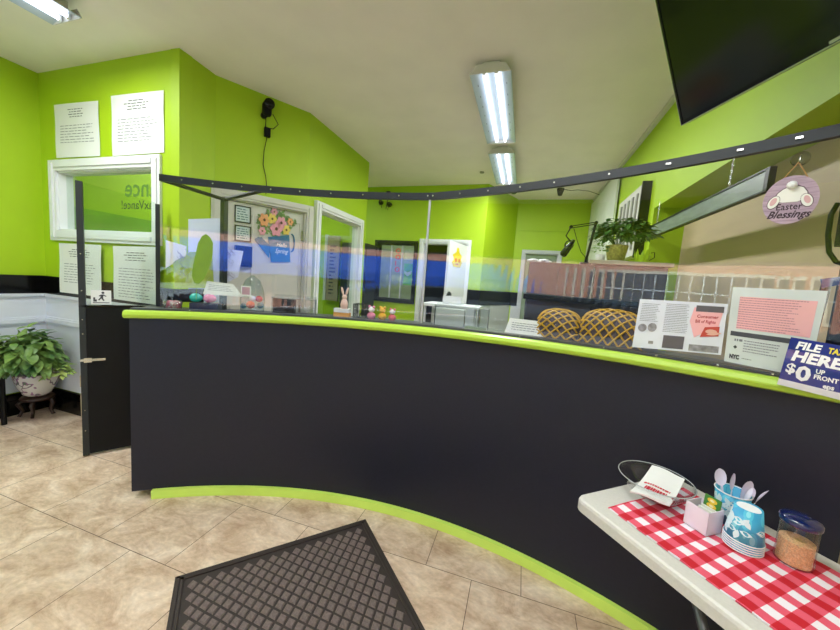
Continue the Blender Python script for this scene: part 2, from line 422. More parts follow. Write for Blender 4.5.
# ---- window 3 : black framed window at back
f3 = casing('window_3', mA, 1.73, 2.40, 1.1, 2.03, wd=.06, d=.03, mat=black, th=.1)
b = B(); box(b, 1.745, 2.385, .05, .056, 1.115, 2.015, mA); struct('pane', b, gglass, f3)
b = B(); box(b, 1.96, 1.98, .02, .04, 1.115, 2.015, mA); box(b, 2.16, 2.175, .02, .04, 1.115, 2.015, mA); struct('mullion', b, greyw, f3)
b = B(); g = flatmap(mA @ Vector((2.05, .015, 0)), (1, 0, 0), (0, 0, 1), (0, -1, 0))
for i, ch in enumerate('OOIO'): text(b, ch, g, 0, 1.88-i*.105, .12, bold=.004)
struct('lettering', b, M('orange_red', (206, 70, 36), .5), f3)
b = B(); g2 = flatmap(mA @ Vector((0, .014, 0)), (1, 0, 0), (0, 0, 1), (0, -1, 0))
prism(b, [(2.19, 1.35), (2.37, 1.35), (2.37, 1.72), (2.19, 1.72)], 0, .001, g2); struct('poster', b, M('poster_green', (120, 196, 60), .5), f3)
b = B(); prism(b, [(2.19, 1.78), (2.37, 1.78), (2.37, 1.99), (2.19, 1.99)], 0, .001, g2); prism(b, [(2.2, 1.55), (2.26, 1.5), (2.33, 1.55), (2.33, 1.6), (2.26, 1.57), (2.2, 1.6)], .001, .002, g2); struct('poster', b, white, f3)
# ---- door 2 : doorway with leaf swung open towards us
d2 = casing('door_2', mA, 2.56, 3.28, 0, 2.06, wd=.07, sill=False, mat=white)
hinge = Vector((-.935, 5.30, 0)); fe = None
for k in range(400):                                                    # leaf 0.70 wide meeting the sight line of its free edge
    d = ray(444, 290); t = (3.5+k*.005)/d.y; p = Vector((d.x*t, d.y*t, 0))
    if (p-hinge).length <= .70: fe = p; break
fe = fe or Vector((-1.2, 4.65, 0))
mL = frame(fe, hinge)
b = B(); box(b, 0, (fe-hinge).length, -.035, 0, .01, 2.03, mL, bev=.003); leaf2 = struct('door_leaf', b, white, d2)
Ld = (fe-hinge).length
b = B(); g = flatmap(mL @ Vector((0, -.036, 0)), mL.to_3x3() @ Vector((1, 0, 0)), (0, 0, 1), mL.to_3x3() @ Vector((0, -1, 0)))
prism(b, [(.30+(u-.36)*1.7, 1.68+(z-1.42)*.56) for u, z in [(.28, 1.42), (.44, 1.42), (.47, 1.55), (.44, 1.63), (.46, 1.72), (.40, 1.80), (.38, 1.92), (.34, 1.92), (.33, 1.80), (.26, 1.72), (.29, 1.6), (.25, 1.52)]], 0, .002, g)
struct('poster', b, M('yellow_print', (232, 208, 20), .5), d2)
b = B(); prism(b, ell(.25, 1.78, .045, .03), .002, .003, g); prism(b, ell(.38, 1.78, .045, .03), .002, .003, g); prism(b, ell(.30, 1.72, .06, .012), .002, .003, g); struct('print', b, M('orange_print', (200, 120, 30), .5), d2)
b = B(); tube(b, [fe+Vector((0, 0, 1.0))+(hinge-fe)*.1+Vector((-.06, -.03, 0)), fe+Vector((0, 0, 1.0))+(hinge-fe)*.1], .025, 10); struct('door_handle', b, steel, d2)
# ---- door 3 : back right
mB = frame((-.238, 6.25), (.97, 6.25))
d3 = casing('door_3', mB, .20, .74, 0, 2.06, wd=.06, sill=False, mat=greyw)
b = B(); box(b, .21, .73, .04, .075, .01, 2.045, mB, bev=.003); struct('door_leaf', b, M('grey_green_door', (128, 146, 118), .45), d3)
# right back wall: white blind panels
b = B()
for i in range(9): box(b, .925, .95, 4.55+i*.185, 4.55+i*.185+.18, .3, 2.9, bev=.003)
bl = tag(obj('vertical_blind', b, M('blind_white', (216, 220, 210), .5)), 'white vertical blind panels covering the far end of the right wall', 'blind')

# ---- storefront behind the camera
YF = -2.6
b = B(); box(b, -4.3, 1.35, YF-.1, YF, 0, .45); box(b, -4.3, 1.35, YF-.1, YF, 2.02, CE); box(b, -4.3, -4.0, YF-.1, YF, .45, 2.02); box(b, .8, 1.35, YF-.1, YF, .45, 2.02)
struct('wall_front', b, green)
b = B()
for x in (-4.0, -.45, .77): box(b, x, x+.04, YF-.08, YF-.02, .45, 2.02)
box(b, -4, .8, YF-.08, YF-.02, .45, .49); box(b, -4, .8, YF-.08, YF-.02, 1.98, 2.02)
f4 = struct('window_4', b, alum)
b = B(); box(b, -3.96, -.45, YF-.055, YF-.049, .49, 1.98); box(b, -.41, .77, YF-.055, YF-.049, .49, 1.98); struct('pane', b, gglass, f4)

# ------------------------------------------------------------------ street outside (seen in the screen)
b = B(); box(b, -30, 26, -6, -2.75, -.14, -.02); tag(obj('sidewalk', b, M('concrete', (170, 168, 160), .8, var=.1)), 'grey concrete sidewalk outside the shop window', 'sidewalk')['kind'] = 'structure'
b = B(); box(b, -30, 26, -12.5, -6, -.3, -.16); tag(obj('road', b, M('asphalt', (92, 92, 94), .85, var=.1)), 'grey asphalt road outside the shop window', 'road')['kind'] = 'structure'
def house(x0, x1, mat, zt=9, awn=None, lab='', arch=False):
    t = thing('brick_building', lab, 'building', ((x0+x1)/2, -13.5, 0))
    b = B(); box(b, x0, x1, -15, -13, -.2, zt); part('wall', b, mat, t)
    n = max(1, int((x1-x0)/1.9))
    dx = (x1-x0)/n
    for r in range(3):
        for i in range(n):
            cx = x0+dx*(i+.5); z = (1.0 if r == 0 else 1.6+2.6*r)
            if awn and r == 0:
                b = B(); box(b, cx-dx*.42, cx+dx*.42, -13.0, -12.95, .2, 1.3); w_ = part('window', b, M('shop_dark', (40, 42, 48), .15), t)
                continue
            wd, ht = (.45, 1.5)
            b = B(); box(b, cx-wd-.1, cx+wd+.1, -13.0, -12.9, z-.12, z+ht+.14); fr = part('window', b, M('stone_lintel', (232, 216, 196), .7), t)
            b = B(); box(b, cx-wd, cx+wd, -12.9, -12.88, z, z+ht); part('pane', b, M('far_pane', (70, 84, 96), .1), fr)
            b = B(); box(b, cx-.025, cx+.025, -12.88, -12.86, z, z+ht); box(b, cx-wd, cx+wd, -12.88, -12.86, z+ht/2-.025, z+ht/2+.025); part('muntin', b, white, fr)
    if awn:
        b = B(); prism(b, [(-12.98, 1.28), (-12.2, 1.28), (-12.2, 1.75), (-12.98, 2.55)], x0+.1, x1-.1, lambda u, v, w_: Vector((w_, u, v))); a = part('awning', b, awn, t)
    return t
pink = brick_mat('pink_brick', (214, 142, 118), (196, 122, 100), (226, 190, 170))
red = brick_mat('red_brick', (176, 100, 80), (160, 86, 70), (206, 170, 150))
awnb = M('awning_blue', (34, 84, 196), .4, var=.03); awnt = M('awning_teal', (30, 110, 170), .4, var=.03)
tb1 = house(-6.0, .2, pink, awn=awnb, lab='pink brick building across the street with a blue shop awning')
b = B(); g = flatmap((-5.3, -12.19, 1.30), (-1, 0, 0), (0, 0, 1), (0, 1, 0))
text(b, '99¢', g, .05, .05, .38, .01, bold=.012, sx=.42); part('lettering', b, white, tb1)
b = B(); text(b, '99¢', g, -1.1, .05, .38, .01, bold=.012, sx=.42); part('lettering', b, white, tb1)
house(-11.0, -6.05, pink, lab='pink brick building with stone window frames across the street, seen mirrored in the screen')
house(.25, 6, red, awn=awnt, lab='red brick building across the street with a teal shop awning')
house(-16.5, -11.05, red, lab='red brick building across the street at the far end of the row')
# parked car
def car(cx, mat, lab):
    t = thing('car', lab, 'car', (cx, -10.6, -.16))
    f = lambda u, v, w_: Vector((cx+u, -10.6+w_, v-.16))
    b = B(); prism(b, [(-2.1, .3), (2.1, .3), (2.15, .75), (1.9, .9), (1.1, .98), (.5, 1.42), (-1.0, 1.45), (-1.7, .98), (-2.1, .9)], -.85, .85, f); part('body', b, mat, t)
    for s in (-.86, .80):
        b = B(); prism(b, [(.95, .98), (.45, 1.36), (-.95, 1.38), (-1.45, .98)], s, s+.06, f); part('side_window', b, blackgloss, t)
    for x in (-1.35, 1.35):
        for s in (-.88, .68):
            b = B(); prism(b, ell(x, .32, .32, .32, 20), s, s+.2, f); part('wheel', b, black, t)
car(-4.2, M('car_dark', (40, 44, 52), .2, coat=1), 'dark grey car parked across the street')
car(.8, M('car_silver', (170, 174, 180), .2, coat=1), 'silver car parked across the street')

# ------------------------------------------------------------------ ceiling lights
tubem = emit('fluorescent_tube', (236, 242, 255), TUBE)
reflm = M('reflector_white', (176, 190, 204), .3, var=.02)
def light(x, y0, y1, lab, group='fluorescent ceiling fixtures'):
    t = thing('ceiling_light', lab, 'ceiling light', (x, (y0+y1)/2, CE), group)
    zb = CE-.085
    b = B(); box(b, x-.06, x+.06, y0+.02, y1-.02, zb+.042, CE-.001, bev=.004); part('housing', b, offw, t)
    b = B()
    prism(b, [(x-.143, zb), (x-.139, zb-.004), (x-.05, zb+.030), (x+.05, zb+.030), (x+.139, zb-.004), (x+.143, zb), (x+.05, zb+.04), (x-.05, zb+.04)], y0, y1, lambda u, v, w_: Vector((u, w_, v)))
    part('reflector', b, reflm, t)
    for s in (y0-.004, y1):
        b = B(); prism(b, [(x-.143, zb-.004), (x+.143, zb-.004), (x+.10, zb+.055), (x-.10, zb+.055)], s, s+.004, lambda u, v, w_: Vector((u, w_, v))); part('end_plate', b, offw, t)
    for s in (-.042, .042):
        b = B(); tube(b, [(x+s, y0+.02, zb+.012), (x+s, y1-.02, zb+.012)], .013, 10); tb = part('tube', b, tubem, t, True)
        ld = bpy.data.lights.new('tube_light', 'AREA'); ld.shape = 'RECTANGLE'; ld.size = .022; ld.size_y = y1-y0-.06; ld.energy = WATT; ld.color = (.93, .96, 1.0)
        lo_ = bpy.data.objects.new('tube_light', ld); COL.objects.link(lo_); lo_.location = (x+s, (y0+y1)/2, zb-.003)
        for e in (y0+.008, y1-.02):
            b = B(); box(b, x+s-.012, x+s+.012, e, e+.012, zb-.004, zb+.03); part('lamp_holder', b, white, t)
    for i in range(6):
        for s in (-1, 1):
            b = B(); box(b, x+s*.105-.004, x+s*.105+.004, y0+.15+i*.15, y0+.175+i*.15, zb+.0085, zb+.0115); part('slot', b, M('slot_grey', (110, 120, 130), .5), t)
    return t
light(-.37, 2.46, 3.63, 'nearer twin-tube fluorescent fixture on the ceiling above the counter')
light(-.385, 3.90, 5.05, 'farther twin-tube fluorescent fixture on the ceiling near the back wall')
light(-2.91, .28, 1.48, 'twin-tube fluorescent fixture cut off by the top left corner of the photo')
light(-.40, .10, 1.30, 'unseen twin-tube fixture added on the ceiling to brighten the floor and counter front')  # added out of view to brighten floor and counter front
light(-.40, -1.9, -.68, 'unseen twin-tube fixture added on the ceiling towards the shop window for more floor light')  # another added fixture behind the view, for more floor light
light(-3.45, 3.0, 4.2, 'unseen twin-tube fixture added to light the office behind the left window')  # added lamp that lights the office interior
light(-2.9, 6.2, 7.4, 'unseen twin-tube fixture added to light the room behind the black framed window')  # added lamp so things behind the black frame stay visible

# ------------------------------------------------------------------ reception counter
A0 = ang(Vector((-2.135, 1.33, 0))); A1 = .61
A0t = A0-.012
ct = thing('reception_counter', 'long curved reception counter with dark navy front and lime green edge', 'counter', pol(-.2, 2.8, 0))
b = B(); arcbox(b, A0, A1, 2.74, 2.76, lambda X: .05, lambda X: zun(X), 60)
# left return side closing the counter
fr = frame(pol(A0, 2.74), pol(A0, 2.99)); box(b, .0, .25, -.02, 0, .05, zun(-2.2), fr)
part('front_panel', b, navy, ct)
b = B(); arcbox(b, A0-.004, A1, 2.69, 2.735, zun, ztop, 60, .02); part('edge_trim', b, lime, ct)
b = B(); arcbox(b, A0-.004, A1, 2.735, 2.99, lambda X: zun(X)+.005, lambda X: ztop(X)-.002, 60); part('countertop', b, ctop, ct)
Ak = ang(Vector((-2.04, 1.38, 0)))
b = B(); arcbox(b, Ak, A1, 2.718, 2.745, lambda X: .001, lambda X: .055, 60); part('kick_strip', b, limep, ct)
b = B(); arcbox(b, A0+.02, A1, 2.95, 2.97, lambda X: .001, zun, 40); part('rear_panel', b, navy, ct)

# ------------------------------------------------------------------ acrylic screen
def angpx(x, y, R): return ang(atR(x, y, R))
AS0 = angpx(160, 200, 2.775); AJ = angpx(426, 260, 2.775)
sg = thing('protective_screen', 'tall clear acrylic screen standing on the curved counter under a black rail', 'screen', pol(0, 2.77, 1.17))
for a, c in ((AS0, AJ-.002), (AJ+.002, A1)):
    b = B(); arcbox(b, a, c, 2.772, 2.777, lambda X: ztop(X)+.004, lambda X: zrail(X)+.02, 48)
    part('acrylic_panel', b, acryl, sg, None)
b = B(); arcbox(b, AS0, A1, 2.762, 2.771, lambda X: zrail(X)-.008, lambda X: zrail(X)+.03, 60); part('top_rail', b, bmetal, sg)
b = B(); arcbox(b, AS0, A1, 2.778, 2.80, lambda X: zrail(X)-.004, lambda X: zrail(X)+.026, 60); part('rear_rail', b, bmetal, sg)
b = B(); arcbox(b, A0, A1, 2.750, 2.771, ztop, lambda X: ztop(X)+.010, 60); arcbox(b, A0, A1, 2.778, 2.80, ztop, lambda X: ztop(X)+.010, 60); part('bottom_channel', b, gstrip, sg)
b = B(); arcbox(b, AJ-.0022, AJ+.0022, 2.766, 2.772, lambda X: ztop(X)+.016, lambda X: zrail(X)-.008, 2); part('joint_strip', b, alum, sg)
for px, py in ((182, 181), (213, 185), (242, 188), (271, 191), (300, 194), (331, 195), (363, 196), (399, 197), (428, 196), (433, 196), (460, 194), (488, 193), (520, 189), (554, 185), (609, 176)):
    p = atR(px, py, 2.761); p.z = zrail(p.x)+.011; b = B(); n = (p-Vector((CX, CY, p.z))).normalized()
    tube(b, [p, p-n*.005], .0045, 8); part('screw', b, steel, sg)
for px, py in ((668, 167), (740, 152), (799, 140)):
    p = atR(px, py, 2.761); p.z = zrail(p.x)+.011; b = B(); n = (p-Vector((CX, CY, p.z))).normalized()
    box(b, -.009, .009, -.006, 0, -.004, .004, Matrix.Translation(p) @ frame((0, 0), (n.y, -n.x))); part('clip', b, steel, sg)
for px, py in ((190, 316), (520, 333), (604, 347), (656, 357), (717, 369), (772, 378)):
    a = angpx(px, py, 2.75); p = pol(a, 2.75); p.z = ztop(p.x)+.005; b = B(); n = (p-Vector((CX, CY, p.z))).normalized()
    tube(b, [p, p-n*.004], .0035, 8); part('screw', b, steel, sg)
# rear support post with two braces
pp = atR(224, 230, 2.93); ph = 1.865
b = B(); box(b, pp.x-.016, pp.x+.016, pp.y-.016, pp.y+.016, ztop(pp.x), ph, bev=.003); part('support_post', b, bmetal, sg)
for px, py in ((161, 181), (262, 190)):
    q = atR(px, py, 2.805); q.z = zrail(q.x)+.008; b = B(); tube(b, [q, (pp.x, pp.y, ph-.01)], .012, 6); part('brace', b, bmetal, sg)

# ------------------------------------------------------------------ gate
G0, G1 = (-2.91, 1.50), (-2.645, 1.89); mG = frame(G0, G1)
gt = thing('half_gate', 'black half gate with a clear upper pane, standing open at the counter end', 'gate', (-2.84, 1.7, 0))
b = B(); box(b, .03, .44, -.018, .018, .02, 1.085, mG); part('lower_panel', b, black, gt)
b = B(); box(b, 0, .44, -.022, .022, 1.085, 1.10, mG); part('cap', b, blackgloss, gt)
b = B(); box(b, 0, .034, -.022, .022, .012, 1.93, mG, bev=.002); part('post', b, bmetal, gt)
b = B(); box(b, .415, .443, -.02, .02, 1.10, 1.86, mG, bev=.002); part('post', b, bmetal, gt)
b = B(); prism(b, [(.034, 1.1), (.415, 1.1), (.415, 1.87), (.034, 1.925)], -.002, .002, lambda u, v, w_: mG @ Vector((u, w_, v))); part('pane', b, gglass, gt, None)
b = B(); box(b, -.004, .0, -.015, .015, .30, .47, mG); box(b, -.006, .0, -.01, .01, .52, .60, mG); part('strike_plate', b, M('brass_plate', (186, 172, 150), .35, metal=.7), gt)
b = B(); box(b, .0, .13, -.030, -.022, .705, .722, mG); box(b, .02, .06, -.036, -.022, .698, .73, mG); part('latch', b, steel, gt)
for z in (.2, .35, .9, 1.0, 1.2, 1.45):
    b = B(); p = mG @ Vector((.017, -.022, z)); tube(b, [p, p+mG.to_3x3() @ Vector((0, -.003, 0))], .004, 6); part('screw', b, steel, gt)
# little stairs notice on the gate glass
st = B(); sf = flatmap(mG @ Vector((.06, -.006, 1.105)), mG.to_3x3() @ Vector((1, 0, 0)), (0, 0, 1), mG.to_3x3() @ Vector((0, -1, 0)))
prism(st, [(0, 0), (.105, 0), (.105, .10), (0, .10)], 0, .002, sf)
sto = tag(obj('notice', st, paper), 'small white square notice with running figure and stairs on the gate pane', 'notice')
b = B()
for q in (ell(.062, .083, .008, .008, 12), [(.05, .07), (.066, .072), (.062, .045), (.07, .028), (.063, .025), (.053, .043), (.042, .028), (.036, .032), (.048, .05)], [(.04, .062), (.052, .07), (.052, .063), (.042, .055)], [(.066, .07), (.08, .06), (.078, .055), (.064, .063)],
          [(.01, .01), (.095, .01), (.095, .015), (.01, .015)], [(.012, .02), (.03, .02), (.03, .035), (.022, .035), (.022, .05), (.012, .05)]): prism(b, q, .002, .0026, sf)
flat('pictogram', b, ink, sto)

# ------------------------------------------------------------------ wall notices
def notice(pts4, Y, lab, n=9, head=4, warp=.0):
    c = [atY(x, y, Y) for x, y in pts4]           # bottom-left, bottom-right, top-right, top-left
    f = quadmap(*c)
    b = B(); 
    def fw(u, v, w_): return f(u, v, w_+warp*math.sin(PI*u)*.5+.002*math.sin(7*v+3*u))
    sheet(b, fw, 8, 8, .0008); o = tag(obj('notice', b, paper, smooth=None), lab, 'notice', 'paper notices on the left wall')
    b = B(); 
    for i in range(head):
        wd = .14+.12*random.random()
        lines(b, fw, .5-wd, .5+wd, .90-i*.045, .90-i*.045-.03, 1, .4, .0012, 0, .05)
    flat('heading', b, ink, o)
    b = B(); lines(b, fw, .12, .9, .62, .62-.052*n, n, .22, .0012, .25, .06); flat('printed_text', b, faint, o)
    return o
Yw = 1.924
notice([(56.5, 158), (100, 156), (98, 100.5), (54, 105)], Yw, 'white paper notice above the office window, left of the two', 7)
notice([(112.5, 156), (164, 152.5), (163.5, 90), (111, 96)], Yw, 'larger white paper notice above the office window, right of the two', 8)
notice([(60, 292), (101, 297), (101, 245), (59, 243)], 1.90, 'white paper notice below the office window, partly behind the gate post', 8)
notice([(114, 299), (158, 305), (160, 247), (113, 246)], 1.90, 'white paper notice below the office window, nearest the counter', 11)

# ------------------------------------------------------------------ floor mat
def mat_():
    c = Vector((-1.39, 1.035)); e1 = Vector((.6845, .729)); e2 = Vector((.729, -.6845)); W, L = .917, 1.5
    f = lambda u, v, w_: Vector((c.x+e1.x*u+e2.x*v, c.y+e1.y*u+e2.y*v, w_))
    rub = M('mat_rubber', (54, 46, 42), .7, var=.1, scale=40)
    t = thing('door_mat', 'dark taupe rubber-edged entrance mat with a raised diamond grid on the tiles', 'mat', f(W/2, L/2, 0))
    b = B(); prism(b, [(0, 0), (W, 0), (W, L), (0, L)], .001, .006, f); part('base', b, rub, t)
    b = B()
    for o_, h in ((.006, .011), (.022, .013)):
        q = .012
        for (u0, u1, v0, v1) in ((o_, W-o_, o_, o_+q), (o_, W-o_, L-o_-q, L-o_), (o_, o_+q, o_, L-o_), (W-o_-q, W-o_, o_, L-o_)):
            prism(b, [(u0, v0), (u1, v0), (u1, v1), (u0, v1)], .006, h, f)
    part('border', b, rub, t)
    b = B(); m_ = .044; pu, pv = .0555, .066
    nu = int((W-2*m_)/pu*2); nv = int((L-2*m_)/pv*2)
    for i in range(nu+1):
        for j in range(nv+1):
            if (i+j) % 2: continue
            cu, cv = m_+i*pu/2, m_+j*pv/2
            if not (m_+.008 < cu < W-m_-.008 and m_+.008 < cv < L-m_-.008): continue
            a, c_ = pu*.39, pv*.39
            P = [f(cu-a, cv, .006), f(cu, cv-c_, .006), f(cu+a, cv, .006), f(cu, cv+c_, .006)]
            T = [f(cu-a*.8, cv, .011), f(cu, cv-c_*.8, .011), f(cu+a*.8, cv, .011), f(cu, cv+c_*.8, .011)]
            P = [b.verts.new(x) for x in P]; T = [b.verts.new(x) for x in T]
            b.faces.new(T)
            for k in range(4): b.faces.new((P[k], P[(k+1) % 4], T[(k+1) % 4], T[k]))
    d = part('diamond_tread', b, M('mat_pile', (112, 100, 96), .95, var=.15, scale=90, bump=.5), t)
mat_()

# ------------------------------------------------------------------ folding table and what stands on it
TC = Vector((.235, 1.205)); TD = Vector((.63, -.777)).normalized(); TS = Vector((.777, .63)).normalized()
def tf(u, v, w_): return Vector((TC.x+TD.x*u+TS.x*v, TC.y+TD.y*u+TS.y*v, w_))
def rrect(u0, u1, v0, v1, r, n=6):
    o = []
    for cu, cv, a0 in ((u1-r, v1-r, 0), (u0+r, v1-r, PI/2), (u0+r, v0+r, PI), (u1-r, v0+r, 1.5*PI)):
        for k in range(n+1): a = a0+PI/2*k/n; o.append((cu+r*math.cos(a), cv+r*math.sin(a)))
    return o
ft = thing('folding_table', 'off-white plastic folding table standing against the counter front', 'table', tf(.43, .25, 0))
b = B()
W_, L_ = .505, .86; ZT = .74
secs = [(0, .700), (0, .728), (.003, .736), (.010, .740)]
rings = [[b.verts.new(tf(u, v, z)) for u, v in rrect(i, L_-i, i, W_-i, .035-i*.5)] for i, z in secs]
rings.insert(0, [b.verts.new(tf(u, v, .700)) for u, v in rrect(.02, L_-.02, .02, W_-.02, .03)])
for i in range(len(rings)-1):
    n = len(rings[i])
    for k in range(n): b.faces.new((rings[i][k], rings[i][(k+1) % n], rings[i+1][(k+1) % n], rings[i+1][k]))
b.faces.new(rings[-1]); b.faces.new(rings[0][::-1])
part('tabletop', b, M('table_plastic', (204, 202, 194), .45, var=.04, scale=120, bump=.08), ft)
legm = M('grey_leg_metal', (96, 100, 104), .35, metal=.5)
for u in (.31, .76):
    for v in (.09, .42):
        b = B(); tube(b, [tf(u, v, .70), tf(u+.30 if u < .5 else u-.30, v+(.015 if u > .5 else 0), .012)], .0125, 10); part('leg', b, legm, ft, True)
    b = B(); tube(b, [tf(u+(.036 if u < .5 else -.036), .09, .62), tf(u+(.036 if u < .5 else -.036), .42, .62)], .009, 8); part('cross_bar', b, legm, ft, True)
# gingham cloth
def gingham():
    m = bpy.data.materials.new('red_gingham'); m.use_nodes = True; nt = m.node_tree; bs = nt.nodes['Principled BSDF']
    tc = nt.nodes.new('ShaderNodeTexCoord'); sp = nt.nodes.new('ShaderNodeSeparateXYZ'); nt.links.new(tc.outputs['UV'], sp.inputs[0])
    def stripe(k):
        a = nt.nodes.new('ShaderNodeMath'); a.operation = 'FRACT'; nt.links.new(sp.outputs[k], a.inputs[0])
        c = nt.nodes.new('ShaderNodeMath'); c.operation = 'LESS_THAN'; c.inputs[1].default_value = .5; nt.links.new(a.outputs[0], c.inputs[0]); return c
    x, y = stripe(0), stripe(1)
    ad = nt.nodes.new('ShaderNodeMath'); ad.operation = 'ADD'; nt.links.new(x.outputs[0], ad.inputs[0]); nt.links.new(y.outputs[0], ad.inputs[1])
    hf = nt.nodes.new('ShaderNodeMath'); hf.operation = 'MULTIPLY'; hf.inputs[1].default_value = .5; nt.links.new(ad.outputs[0], hf.inputs[0])
    cr = nt.nodes.new('ShaderNodeValToRGB'); cr.color_ramp.interpolation = 'CONSTANT'; e = cr.color_ramp.elements
    e[0].position = 0; e[0].color = S(232, 226, 232); e[1].position = .25; e[1].color = S(222, 86, 108); q = e.new(.75); q.color = S(192, 12, 34)
    nt.links.new(hf.outputs[0], cr.inputs[0]); nt.links.new(cr.outputs[0], bs.inputs['Base Color']); bs.inputs['Roughness'].default_value = .75
    return m
b = B(); NU, NV = 48, 18; uvl = b.loops.layers.uv.new('UV')
CU0, CU1, CV0, CV1 = .085, .855, .055, .445
gv = [[None]*(NV+1) for _ in range(NU+1)]; gl = [[None]*(NV+1) for _ in range(NU+1)]
for i in range(NU+1):
    for j in range(NV+1):
        u = CU0+(CU1-CU0)*i/NU; v = CV0+(CV1-CV0)*j/NV
        z = .7425+.0012*math.sin(u*37+v*11)*math.sin(v*29+u*7)+.0008*math.sin(u*90)
        gv[i][j] = b.verts.new(tf(u, v, z)); gl[i][j] = b.verts.new(tf(u, v, .7405))
def gf(q, uvs):
    fc = b.faces.new(q); fc.smooth = True
    for l, uvv in zip(fc.loops, uvs): l[uvl].uv = uvv
SQ = .060
for i in range(NU):
    for j in range(NV):
        uv = [((CU0+(CU1-CU0)*a/NU)/SQ, (CV0+(CV1-CV0)*c/NV)/SQ) for a, c in ((i, j), (i+1, j), (i+1, j+1), (i, j+1))]
        gf((gv[i][j], gv[i+1][j], gv[i+1][j+1], gv[i][j+1]), uv); gf((gl[i][j], gl[i][j+1], gl[i+1][j+1], gl[i+1][j]), [uv[0], uv[3], uv[2], uv[1]])
tag(obj('tablecloth', b, gingham(), smooth=None), 'red and white gingham cloth spread along the folding table', 'tablecloth')

ZC = .7445
# glass bowl with napkins
bc = atZ(653, 500, ZC); bc = Vector((.50, 1.305, ZC))
prof_o = [(.035, 0), (.045, .002), (.075, .018), (.100, .045), (.112, .068)]
prof = prof_o+[(.1095, .069), (.097, .047), (.072, .021), (.043, .006), (.002, .005)]
b = B(); lathe(b, [(.002, 0)]+prof, bc, 40)
bowlg = clear('bowl_glass', (.985, .99, .99), .06)
gb = thing('glass_bowl', 'shallow clear glass bowl holding a paper bag on the folding table', 'bowl', bc)
part('bowl', b, bowlg, gb, True)
b = B(); tube(b, [bc+Vector((.111*math.cos(2*PI*k/48), .111*math.sin(2*PI*k/48), .0685)) for k in range(49)], .0016, 6); part('rim', b, M('glass_rim', (176, 184, 184), .15), gb, True)
b = B(); tube(b, [bc+Vector((.043*math.cos(2*PI*k/32), .043*math.sin(2*PI*k/32), .003)) for k in range(33)], .0014, 6); part('foot_ring', b, MATS['glass_rim'], gb, True)
nf = quadmap(atZ(630, 491, .795), atZ(670, 504, .795), atZ(685, 478, .825), atZ(652, 465, .825))
nfw = lambda u, v, w_: nf(u, v, w_-.012*math.sin(PI*v)+.004*math.sin(5*u))
b = B(); sheet(b, nfw, 8, 8, .006)
nap = tag(obj('paper_bag', b, paper, smooth=None), 'folded white paper bag with red lettering lying in the glass bowl', 'paper bag')
redp = M('red_print', (196, 40, 60), .6)
b = B(); lines(b, nfw, .12, .84, .50, .40, 1, .5, .0014, 0, .05); lines(b, nfw, .22, .80, .38, .22, 1, .8, .0014, 0, .045); flat('lettering', b, redp, nap)
# white open box with packets
kc = Vector((.592, 1.185, ZC)); mk = Matrix.Translation(kc) @ Matrix.Rotation(math.radians(-55), 4, 'Z')
b = B(); w2, d2_, h2 = .032, .034, .072
for (x0, x1, y0, y1, z0, z1) in ((-w2, w2, -d2_, -d2_+.002, 0, h2), (-w2, w2, d2_-.002, d2_, 0, h2), (-w2, -w2+.002, -d2_, d2_, 0, h2), (w2-.002, w2, -d2_, d2_, 0, h2), (-w2, w2, -d2_, d2_, 0, .002)): box(b, x0, x1, y0, y1, z0, z1, mk)
tag(obj('carton', b, M('lilac_white_card', (226, 218, 230), .6)), 'small open white carton of sweetener packets on the gingham cloth', 'carton')
for i in range(4):
    mp_ = mk @ Matrix.Translation((0.002, .022-i*.011, .004)) @ Matrix.Rotation(-.08, 4, 'X')
    b = B(); box(b, -.022, .022, -.002, .002, 0, (.090, .060, .056, .052)[i], mp_, bev=.0008)
    pk = tag(obj('sugar_packet', b, M('packet_green', (64, 128, 52), .6) if i < 1 else M('packet_white', (220, 222, 212), .6)), ('green and yellow sweetener packet standing tallest in the white carton' if i == 0 else 'pale sweetener packet standing low in front of the green one in the white carton'), 'packet', 'sweetener packets in the white carton')
    if i == 0:
        gq = lambda u, v, w_, mm=mp_: mm @ Vector((u, -.0025-w_, v))
        for zz in (.078, .062):
            b = B(); prism(b, ell(0, zz, .013, .008), 0, .0004, gq); pr_ = flat('print', b, M('packet_yellow', (228, 190, 60), .6), pk)
            b = B(); prism(b, ell(0, zz, .006, .0035), .0004, .0008, gq); flat('print', b, M('packet_cream', (240, 226, 180), .6), pr_)
# cups
def cup_mat():
    m = M('cup_teal', (86, 186, 208), .5, var=.02); m2 = bpy.data.materials.new('cup_print'); m2.use_nodes = True; nt = m2.node_tree; bs = nt.nodes['Principled BSDF']
    tc = nt.nodes.new('ShaderNodeTexCoord'); vo = nt.nodes.new('ShaderNodeTexVoronoi'); vo.inputs['Scale'].default_value = 42; vo.inputs['Randomness'].default_value = .8
    mp = nt.nodes.new('ShaderNodeMapping'); mp.inputs['Scale'].default_value = (1, 1, .55); mp.inputs['Rotation'].default_value = (.6, .5, 0)
    nt.links.new(tc.outputs['Object'], mp.inputs[0]); nt.links.new(mp.outputs[0], vo.inputs['Vector'])
    cr = nt.nodes.new('ShaderNodeValToRGB'); cr.color_ramp.interpolation = 'CONSTANT'; e = cr.color_ramp.elements
    e[0].position = 0; e[0].color = S(140, 214, 228); e[1].position = .28; e[1].color = S(84, 186, 212)
    x = e.new(.50); x.color = S(60, 160, 200)
    nt.links.new(vo.outputs['Distance'], cr.inputs[0]); nt.links.new(cr.outputs[0], bs.inputs['Base Color']); bs.inputs['Roughness'].default_value = .45
    return m2
cupm = cup_mat(); rimw = M('cup_white', (236, 236, 238), .5)
